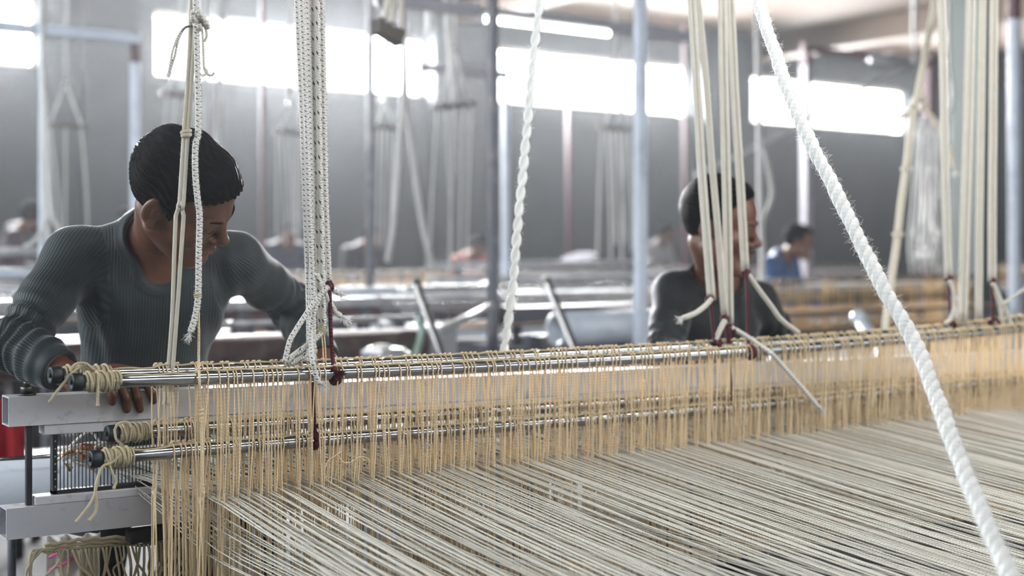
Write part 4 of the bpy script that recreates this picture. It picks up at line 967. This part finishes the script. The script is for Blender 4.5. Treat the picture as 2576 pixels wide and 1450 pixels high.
q = P(2352, -60, 3.3); MB().tube([q, q+np.array([.02, 0, .5]), q+np.array([.03, 0, 1.0])], .010, 8).build('upper_length', M['tape'], o)
for dz in (0, -.014, .012): MB().tube(helix(P(2296, 250, 3.3)+np.array([0, 0, dz]), P(2322, 254, 3.3)+np.array([0, 0, -dz]), .017, 1.3, 20), .0085, 8).build('knot', M['tape'], o)
for t in ([(2316, 252), (2344, 292), (2366, 332), (2388, 380), (2402, 425)], [(2292, 268), (2280, 288), (2268, 290), (2262, 296)]):
    sp = pth(t, 3.29); MB().tube(sp, .0085, 8).build('tail', M['tape'], o)
    if len(t) > 4: fray(o, sp[-1], sp[-1]-sp[-3], 30, .028, .0012)
for y_ in (425, 590): knot(o, P(2280 if y_ < 500 else 2259, y_, 3.3), .017, .006, 1.5, h=.004, mat='tape')

# ------------------------------------------------------------------ the other looms of the hall
def post(px, wpx, Y, mat, label, ytop=None, ybot=None, group=None, round_=False, two=None):
    d = DEP(px, Y); wd = wpx/FPX*d/1.15; x = PXx(px, Y)
    zt = H-.36 if ytop is None else P(px, ytop, Y)[2]; zt = min(zt, H-.01 if ytop is None else zt)
    o = empty('steel_post', (x, Y, 0), label, 'post', group)
    zs = two[0] if two else None
    zb = 0.
    if two: 
        z2 = P(px, two[0], Y)[2]; MB().box((x-wd/2, Y-wd/2, z2), (x+wd/2, Y+wd/2, zt), .004).build('upper_length', M[two[1]], o); zt = z2
    MB().box((x-wd/2, Y-wd/2, zb), (x+wd/2, Y+wd/2, zt), .004).build('shaft', M[mat], o)
    MB().box((x-wd*.9, Y-wd*.9, 0), (x+wd*.9, Y+wd*.9, .012)).build('base_plate', M[mat], o); return o
post(340, 24, 8.0, 'post_blue', 'pale blue steel post with a maroon top, behind the leaning weaver\'s head', 88, two=(158, 'post_maroon'))
post(660, 14, 9.2, 'post_maroon', 'thin maroon steel post crossing the long window', -60)
post(931, 19, 7.6, 'post_dark', 'slim dark blue-grey post at the right part of the long window', -80)
post(1240, 26, 5.4, 'post_dark', 'thick dark grey post left of the middle window', -120)
post(1271, 18, 8.4, 'post_blue', 'pale blue post just right of the thick dark one', 240)
post(1611, 31, 4.6, 'post_blue', 'wide pale blue post beside the black-sweatered weaver, floor to beam', -120)
post(1431, 13, 12.6, 'post_maroon', 'far maroon post under the middle window', 270)
post(1724, 15, 12.0, 'post_maroon', 'far faint maroon post left of the black-sweatered weaver', 60)
post(2028, 25, 9.6, 'post_lilac', 'pale lilac post with a dark top, above the navy-jerseyed weaver', 110, two=(165, 'post_maroon'))
post(2338, 30, 8.6, 'post_maroon', 'dark maroon post behind the big knotted rope', 140)
post(2552, 27, 4.9, 'post_blue', 'pale blue post with a maroon top at the right edge', -120, two=(48, 'post_maroon'))
post(104, 13, 7.0, 'post_blue', 'thin pale post at the far left, white strings tied along it', -40)
def bar(name, label, a, b, Y, r, mat, cat='bar', group=None, square=False):
    q0, q1 = P(a[0], a[1], Y), P(b[0], b[1], Y); z = (q0[2]+q1[2])/2; o = empty(name, (q0[0], Y, z), label, cat, group)
    if square: MB().box((q0[0], Y-r, z-r), (q1[0], Y+r, z+r), .003).build('rail', M[mat], o)
    else: MB().tube([(q0[0], Y, z), (q1[0], Y, z)], r, 14).build('rail', M[mat], o)
    if cat != 'bar' or name == 'spare_bar':
        for s_ in (.12, .88):
            x = q0[0]*(1-s_)+q1[0]*s_; MB().box((x-.02, Y-.02, 0), (x+.02, Y+.02, z-r*.8), .003).build('leg', M['bar_dark'], o)
    for x in (q0[0]+.02, q1[0]-.02): MB().lathe([(-.02, r*.9), (-.02, r*1.25), (.02, r*1.25), (.02, r*.9)], (x, Y, z), 'x', 12).build('collar', M[mat], o)
    return o, q0, q1, z
bar('top_rail', 'pale steel rail at the upper left, meeting the blue post with a maroon top', (-80, 60), (350, 97), 8.0, .03, 'post_blue', square=True)
bar('top_rail', 'long pale steel rail sloping past the lit tube below the ceiling', (950, -4), (1735, 96), 6.1, .028, 'post_lilac', square=True)
o, q0, q1, z = bar('top_rail', 'short pale rail between the long window and the thick dark post', (1060, 170), (1274, 189), 8.4, .028, 'post_lilac', square=True)
MB().tube([(q0[0]+.06, 8.4, z), (q0[0]+.06, 8.4, H+.01)], .012, 8).build('hanger', M['post_lilac'], o)
bar('top_rail', 'dark maroon rail above the rightmost window', (2025, 122), (2345, 162), 8.6, .028, 'post_maroon', square=True)
# lamps
tl0, tl1 = P(1216, 46, 6.05), P(1530, 86, 6.05); zt_ = (tl0[2]+tl1[2])/2
o = empty('tube_lamp', (tl0[0], 6.05, zt_), 'lit white fluorescent tube hanging under the long rail', 'lamp')
MB().tube([(tl0[0], 6.05, zt_), (tl1[0], 6.05, zt_)], .017, 12).build('tube', M['lit'], o)
MB().box((tl0[0]-.02, 6.03, zt_+.024), (tl1[0]+.02, 6.07, zt_+.055), .004).build('batten', M['bar_white'], o)
for x in (tl0[0]-.012, tl1[0]+.012): MB().box((x-.012, 6.035, zt_-.02), (x+.012, 6.065, zt_+.024), .003).build('holder', M['bar_white'], o)
a, b = P(2190, 150, 8.4), P(2292, 161, 8.4)
o = empty('tube_lamp', (a[0], 8.4, a[2]), 'unlit white fluorescent tube under the dark maroon rail', 'lamp')
MB().tube([a, (b[0], 8.4, a[2])], .03, 12).build('tube', M['bar_white'], o); MB().box((a[0]-.02, 8.37, a[2]+.032), (b[0]+.02, 8.43, a[2]+.07), .004).build('batten', M['bar_white'], o)
MB().box((a[0]+.3, 8.39, a[2]+.07), (a[0]+.33, 8.6, a[2]+.10)).build('bracket', M['bar_white'], o)

def loom(label, Xa, Xb, Yh, seed, roller='pipe', curtain=(0, 1), bars=True, group='looms of the hall', roller_r=.065, front=-1.25, rspan=None, rz=.86, panel='heddle_far', posts=True):
    rg = np.random.default_rng(seed); o = empty('loom', (Xa, Yh, 0), label, 'loom', group)
    yb = Yh+front
    for x in (Xa+.04, Xb-.04):
        for y in (Yh+.45, yb+.25): MB().box((x-.035, y-.035, 0), (x+.035, y+.035, .86), .004).build('leg', M['post_dark'], o)
        MB().box((x-.03, yb, .74), (x+.03, Yh+.5, .80), .004).build('side_rail', M['post_dark'], o)
    ra, rb_ = rspan or (Xa-.1, Xb+.1); MB().hollow((ra, yb, rz), (rb_, yb, rz), roller_r, roller_r*.8, 22).build('back_roller', M[roller], o)
    MB().hollow((Xa, yb+.12, .40), (Xb, yb+.12, .40), .13, .12, 22).build('warp_beam', M['brownpipe'], o)
    MB().hollow((Xa-.1, Yh+.55, .76), (Xb+.1, Yh+.55, .76), .08, .07, 22).build('cloth_roller', M['pipe'], o)
    for (y, z) in ((0, 1.06), (.06, 1.065), (.03, .945), (.09, .975)):
        MB().tube([(Xa-.1, Yh+y, z), (Xb+.1, Yh+y, z)], .014, 10).build('heddle_rod', M['bar_steel'], o)
    MB().box((Xa-.12, Yh+.2, .95), (Xb+.12, Yh+.25, 1.02), .003).build('beater_beam', M['bar_white'], o)
    MB().box((Xa-.12, Yh+.2, .70), (Xb+.12, Yh+.25, .76), .003).build('beater_sill', M['bar_white'], o)
    m = MB(); L = Xb-Xa
    n = int(L*(curtain[1]-curtain[0])/.011)
    for i in range(n):
        x = Xa+L*curtain[0]+i*.011+rg.uniform(-.004, .004); y = Yh+rg.choice([0, .03, .06, .09]); zt = 1.075 if y < Yh+.07 and rg.random() < .6 else .97
        dx = rg.normal()*.004; m.tube([(x, y-.012, zt), (x+dx, y-.012, .72)], .0035, 4, cap=False)
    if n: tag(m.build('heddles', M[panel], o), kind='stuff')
    m = MB(); x = Xa+.02
    while x < Xb: m.tube([(x, Yh+.2, .86), (x, Yh, .83), (x+rg.normal()*.004, yb, .86+roller_r)], .0032, 4, cap=False); x += rg.uniform(.008, .016)
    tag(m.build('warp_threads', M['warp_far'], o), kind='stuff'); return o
loom('loom with a rusty brown back roller, directly behind the leaning weaver', -1.6, PXx(1072, 5.0)-.12, 6.25, 41, 'brownpipe', (0, .0), roller_r=.068, rz=.875)
loom('loom with a white hollow back roller, behind the black-sweatered weaver', PXx(1398, 5.0), 8.75, 6.25, 42, 'pipe', (.34, 1.), roller_r=.080, front=-1.25, rz=.905, rspan=(PXx(1398, 5.0), PXx(1760, 5.0)))

loom('far loom with a cream heddle band under the long window', 2.6, PXx(1135, 10.5), 10.5, 43, 'pipe', (.5, 1.))
loom('far loom beyond the thick dark post, only its pale bars showing', PXx(1180, 10.5), 13.2, 10.5, 44, 'pipe', (.0, .0))
loom('far loom at the left edge of the hall, before the plum-topped weaver', -2.4, 2.2, 10.3, 45, 'pipe', (.0, .3))
loom('far loom below the rightmost window', 14.2, 20.0, 10.5, 46, 'pipe', (0, 1.))
for i, (xa, xb_) in enumerate(((1.5, 2.7), (3.1, 4.3))):     # unseen tubes added over the near loom to brighten its warp and heddles
    o = empty('tube_lamp', (xa, 1.45, 2.72), ('added fluorescent tube out of view over the near loom, brightening the left of its warp', 'added fluorescent tube out of view over the near loom, brightening the right of its warp')[i], 'lamp')
    MB().tube([(xa, 1.45, 2.72), (xb_, 1.45, 2.72)], .014, 12).build('tube', M['lit'], o); MB().box((xa-.02, 1.43, 2.74), (xb_+.02, 1.47, 2.77), .004).build('batten', M['bar_white'], o)
    for x in (xa+.2, xb_-.2): MB().tube([(x, 1.45, 2.765), (x, 1.45, H+.01)], .004, 6).build('hanger', M['bar_dark'], o)
    area('added_tube_glow', ((xa+xb_)/2, 1.45, 2.695), (.25, 0, 0), 1.2, .05, 17, (1, .97, .92))
# loose bars, rollers and struts lying between the rows
bar('roller', 'pale blue painted roller behind the rusty brown one', (650, 752), (1235, 752), 7.6, .085, 'pipe', 'roller')
bar('spare_bar', 'flat white bar lying above the rusty brown roller', (560, 765), (962, 762), 5.6, .022, 'bar_white', square=True)
bar('spare_bar', 'maroon painted bar between the white bar and the rusty brown roller', (540, 792), (952, 790), 5.75, .03, 'post_maroon', square=True)
bar('spare_bar', 'bright bar lying along the top of the rusty brown roller', (560, 808), (1060, 806), 5.1, .012, 'bar_white')
bar('spare_bar', 'upper one of two long white bars behind the twisted rope', (1080, 672), (1640, 660), 8.9, .03, 'bar_white')
bar('spare_bar', 'lower one of two long white bars behind the twisted rope', (1080, 708), (1640, 698), 8.2, .03, 'bar_white')
bar('spare_bar', 'dark steel beam behind the white hollow roller', (1255, 792), (1606, 784), 5.6, .042, 'bar_dark', square=True)
bar('spare_bar', 'bright bar at the left edge above the tan warp', (-60, 636), (175, 632), 9.0, .028, 'bar_white')
bar('spare_bar', 'glossy pale bar at the left edge, second from the top', (-60, 692), (160, 686), 8.4, .035, 'pipe')
bar('spare_bar', 'flat pale bar at the left edge below the tan warp', (-60, 776), (110, 770), 6.0, .03, 'bar_white', square=True)
bar('spare_bar', 'maroon bar low at the left edge behind the weaver\'s elbow', (-60, 822), (60, 818), 5.7, .03, 'post_maroon', square=True)
def strut(label, a, b, Ya, Yb, r, mat, name='strut'):
    p, q = P(*a, Ya), P(*b, Yb); q = p+(q-p)*(p[2]-.01)/(p[2]-q[2]); o = empty(name, tuple(q), label, 'strut'); d = nrm(q-p)
    MB().tube([p, q], r, 8).build('rod', M[mat], o); MB().ball(p, r*1.25, 10, 7).build('tip', M[mat], o); return o
strut('dark slanting strut left of the thick dark post', (1047, 712), (1115, 900), 5.0, 4.7, .018, 'black')
strut('dark slanting strut across the white hollow roller', (1376, 708), (1448, 880), 4.9, 4.6, .018, 'black')
p, q = P(1098, 838, 4.8), P(1236, 770, 5.35); o = empty('strut', tuple(p), 'pale wooden stick slanting from the dark strut up to the thick dark post', 'strut'); MB().tube([p, q], .018, 8).build('rod', M['bar_white'], o); MB().ball(p, .022, 10, 7).build('tip', M['bar_white'], o)
strut('pale lilac strut poking up behind the rods near the thick fluffy rope', (2160, 800), (2250, 940), 3.9, 3.7, .03, 'post_blue')
o = empty('white_box', (PXx(1125, 5.2), 5.2, 0), 'pale box standing below the slanting wooden stick', 'box')
xa = PXx(1092, 5.2); xb_ = PXx(1152, 5.2); MB().box((xa, 5.2, 0), (xb_, 5.45, P(1100, 828, 5.2)[2]), .006).build('case', M['bar_white'], o); MB().box((xa-.01, 5.19, P(1100, 828, 5.2)[2]), (xb_+.01, 5.46, P(1100, 822, 5.2)[2]), .004).build('lid', M['post_blue'], o)
o = empty('paper_sack', (PXx(1000, 4.4), 4.4, 0), 'white sack standing behind the rods left of the slanting strut', 'sack')
xa, xb_ = PXx(965, 4.4), PXx(1040, 4.4); zz = P(1000, 878, 4.4)[2]; MB().box((xa, 4.4, 0), (xb_, 4.6, zz), .02).build('body', M['bar_white'], o); MB().box((xa+.02, 4.46, zz-.02), (xb_-.05, 4.54, zz+.012), .01).build('neck', M['wool'], o)
m = MB(); m.tube(pth([(1048, 806), (1062, 820), (1058, 850), (1046, 890), (1040, 930)], 4.93), .016, 8); tag(m.build('green_rope', simple('green_rope', (.30, .40, .34), .9)), 'greenish rope looped over the end of the rusty brown roller', 'rope')
o = empty('white_sheet', tuple(P(1475, 640, 11.0)), 'pale sheet heaped in a low peak on the far loom', 'sheet')
mb = MB(); v = []; nx, ny = 16, 8
for i in range(nx):
    for j in range(ny):
        s, t = i/(nx-1), j/(ny-1); c = P(1390+170*s, 672, 11.0); v.append((c[0], 10.75+.5*t, c[2]+.16*math.exp(-((s-.5)/.22)**2)*(1-.3*abs(t-.5))+.01*math.sin(s*30+t*9)))
ff = [(i*ny+j, i*ny+j+1, (i+1)*ny+j+1, (i+1)*ny+j) for i in range(nx-1) for j in range(ny-1)]
mb.add(v, ff); mb.add([(x, y, z-.012) for x, y, z in v], [q[::-1] for q in ff]); mb.build('cloth', simple('lilac_grey_sheet', (.045, .045, .06), .95), o)
def harness(px, ytop, ystick, ybot, Y, wpx, label, mat='wood', strings=6, rise=0, mat2='cord_far', loops=True):
    """cords from above, a wooden stick, and strings hanging from the stick"""
    c = P(px, ystick, Y); d = DEP(px, Y); hw = wpx/2/FPX*d/CR; o = empty('hanging_harness', tuple(c), label, 'harness', 'string harnesses hung over the far looms')
    dz = rise/FPX*d
    a, b = c+np.array([-hw, 0, -dz]), c+np.array([hw, 0, dz]); MB().tube([a, b], .016, 9).build('stick', M[mat], o)
    ap = c+np.array([0, 0, .22*wpx/70]); top = np.array([c[0]+.02, Y, H+.01])
    m = MB(); m.tube([top, ap], .011, 7); m.tube([ap, a*.85+b*.15], .009, 7); m.tube([ap, a*.15+b*.85], .009, 7); m.build('hanger', M[mat2], o)
    for q in (a*.85+b*.15, a*.15+b*.85, ap): MB().ball(q, .022, 10, 7).build('steel_ring', M['bar_steel'], o)
    rg = np.random.default_rng(int(px)); zb = P(px, ybot, Y)[2]
    for i in range(strings):
        s = (i+.5)/strings; p = a*(1-s)+b*s; w_ = rg.normal()*.03
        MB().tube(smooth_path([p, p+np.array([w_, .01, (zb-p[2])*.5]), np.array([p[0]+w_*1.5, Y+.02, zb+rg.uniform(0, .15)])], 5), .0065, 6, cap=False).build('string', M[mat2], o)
    return o
harness(165, -40, 318, 640, 9.0, 95, 'string harness on a tan stick at the far left, below the pale rail', 'wood', 3)
harness(455, -40, 240, 420, 8.0, 85, 'string harness with a dark maroon stick behind the knotted cord tails', 'post_maroon', 4)
harness(728, 200, 335, 640, 8.6, 66, 'string harness with warm bright hooks left of the flecked bundle', 'wood', 7)
harness(968, 180, 322, 640, 8.2, 62, 'string harness just right of the slim dark post', 'wood', 5)
harness(1143, -20, 266, 690, 6.6, 106, 'string harness on a dark slanting stick between two windows', 'black', 5, rise=9)
harness(1548, 60, 325, 660, 7.4, 88, 'string harness below the middle window left of the wide pale blue post', 'wood', 6)
def drop(label, pts, Y, r=.02, mat='cord_far'):
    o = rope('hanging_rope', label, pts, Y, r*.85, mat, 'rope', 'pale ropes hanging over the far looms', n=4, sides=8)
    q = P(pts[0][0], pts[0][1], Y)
    if pts[0][1] < 200: MB().tube([q, (q[0], q[1], H+.01)], r, 8).build('upper_length', M[mat], o)
    return o
drop('pale rope leaning left of a near twin, falling from under the long window', [(1012, -60), (1016, 200), (1005, 360), (990, 560), (975, 660)], 6.4, .019)
drop('pale rope drifting right as it falls from under the long window', [(1018, -60), (1022, 230), (1040, 400), (1062, 560), (1090, 675)], 6.4, .019)
drop('pale rope high above the dark slanting stick', [(1120, -40), (1132, 120), (1143, 260)], 6.55, .022)
drop('white rope bundle along the thin post at the far left', [(108, 60), (110, 250), (112, 420), (118, 560), (128, 660)], 6.9, .017)
drop('thin white rope curling beside the far-left bundle', [(112, 230), (124, 420), (132, 540), (146, 575), (148, 610)], 6.85, .014)
drop('white rope tail curling left from the far-left bundle', [(118, 555), (100, 590), (80, 612), (60, 622)], 6.8, .013)
drop('pale rope behind the leaning weaver\'s hair, left one of a pair', [(520, -40), (518, 120), (515, 300), (512, 440)], 7.2, .017)
drop('pale rope behind the leaning weaver\'s hair, right one of a pair', [(560, 60), (553, 200), (543, 420), (540, 480)], 7.2, .018)
drop('white rope hanging right of the black-sweatered weaver\'s head', [(1905, 60), (1910, 320), (1912, 500), (1918, 650), (1915, 720)], 5.6, .02)
drop('white rope loop bulging right of the black-sweatered weaver\'s head', [(1910, 320), (1938, 450), (1940, 500), (1920, 560), (1916, 640)], 5.6, .014)
drop('slack white rope looping beside the ribbed cords at the right', [(2386, -60), (2390, 150), (2398, 220), (2394, 270), (2386, 292)], 4.4, .013)
drop('pale slanting guy rope crossing behind the thick fluffy rope', [(2300, 160), (2100, 265), (1900, 370), (1750, 440)], 8.0, .02)
for i, (px, lab) in enumerate(((2310, 'left'), (2332, 'middle'), (2352, 'right'))):
    pts = [(px+8, 300), (px, 420), (px-6+6*i, 520), (px-14+10*i, 600), (px-10+8*i, 690)]
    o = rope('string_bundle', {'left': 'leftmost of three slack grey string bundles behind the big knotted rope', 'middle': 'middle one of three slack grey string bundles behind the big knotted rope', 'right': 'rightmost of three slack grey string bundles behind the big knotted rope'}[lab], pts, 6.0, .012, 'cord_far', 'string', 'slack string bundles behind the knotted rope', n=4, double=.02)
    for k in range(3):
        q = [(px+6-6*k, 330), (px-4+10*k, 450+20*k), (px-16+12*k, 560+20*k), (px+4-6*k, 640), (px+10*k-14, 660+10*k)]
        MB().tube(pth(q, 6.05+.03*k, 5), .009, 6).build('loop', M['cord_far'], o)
# pulley block hung high up
c = P(988, 82, 3.9); o = empty('pulley_block', tuple(c), 'dark wooden block with three steel hooks hanging in front of the long window', 'block')
R2 = np.array([[.82, .57], [-.57, .82]]); m = MB()
pr = [P(954, 46, 3.9), P(1018, 78, 3.9), P(1011, 114, 3.9), P(957, 80, 3.9)]
v = [p for p in pr]+[p+np.array([0, .05, 0]) for p in pr]; m.add(v, [(0, 3, 2, 1), (4, 5, 6, 7), (0, 1, 5, 4), (1, 2, 6, 5), (2, 3, 7, 6), (3, 0, 4, 7)], None, False); m.build('block', M['wood'], o)
for (a, b) in (((978, -60), (964, 56)), ((986, -60), (985, 66)), ((1002, -60), (1009, 82))):
    p, q = P(*a, 3.92), P(*b, 3.92); MB().tube(smooth_path([p+np.array([0, 0, .35]), p, q*.5+p*.5+np.array([.006, 0, 0]), q], 5), .010, 8).build('cord', M['braid'], o); MB().ball(q, .017, 10, 7).build('steel_hook', M['bar_steel'], o)
# hazy air of the hall
g = NG('dusty_air'); vs = g.n('VolumeScatter', Density=.0010, Anisotropy=.80); g.put(vs.inputs['Color'], (.93, .96, 1)); g.t.links.new(vs.outputs[0], g.out.inputs['Volume'])
tag(MB().box((X0+.01, Y0+.01, .01), (X1-.01, WALLY-.30, H-.40)).build('haze', g.m), 'thin dusty haze filling the air of the hall', 'haze', kind='stuff')
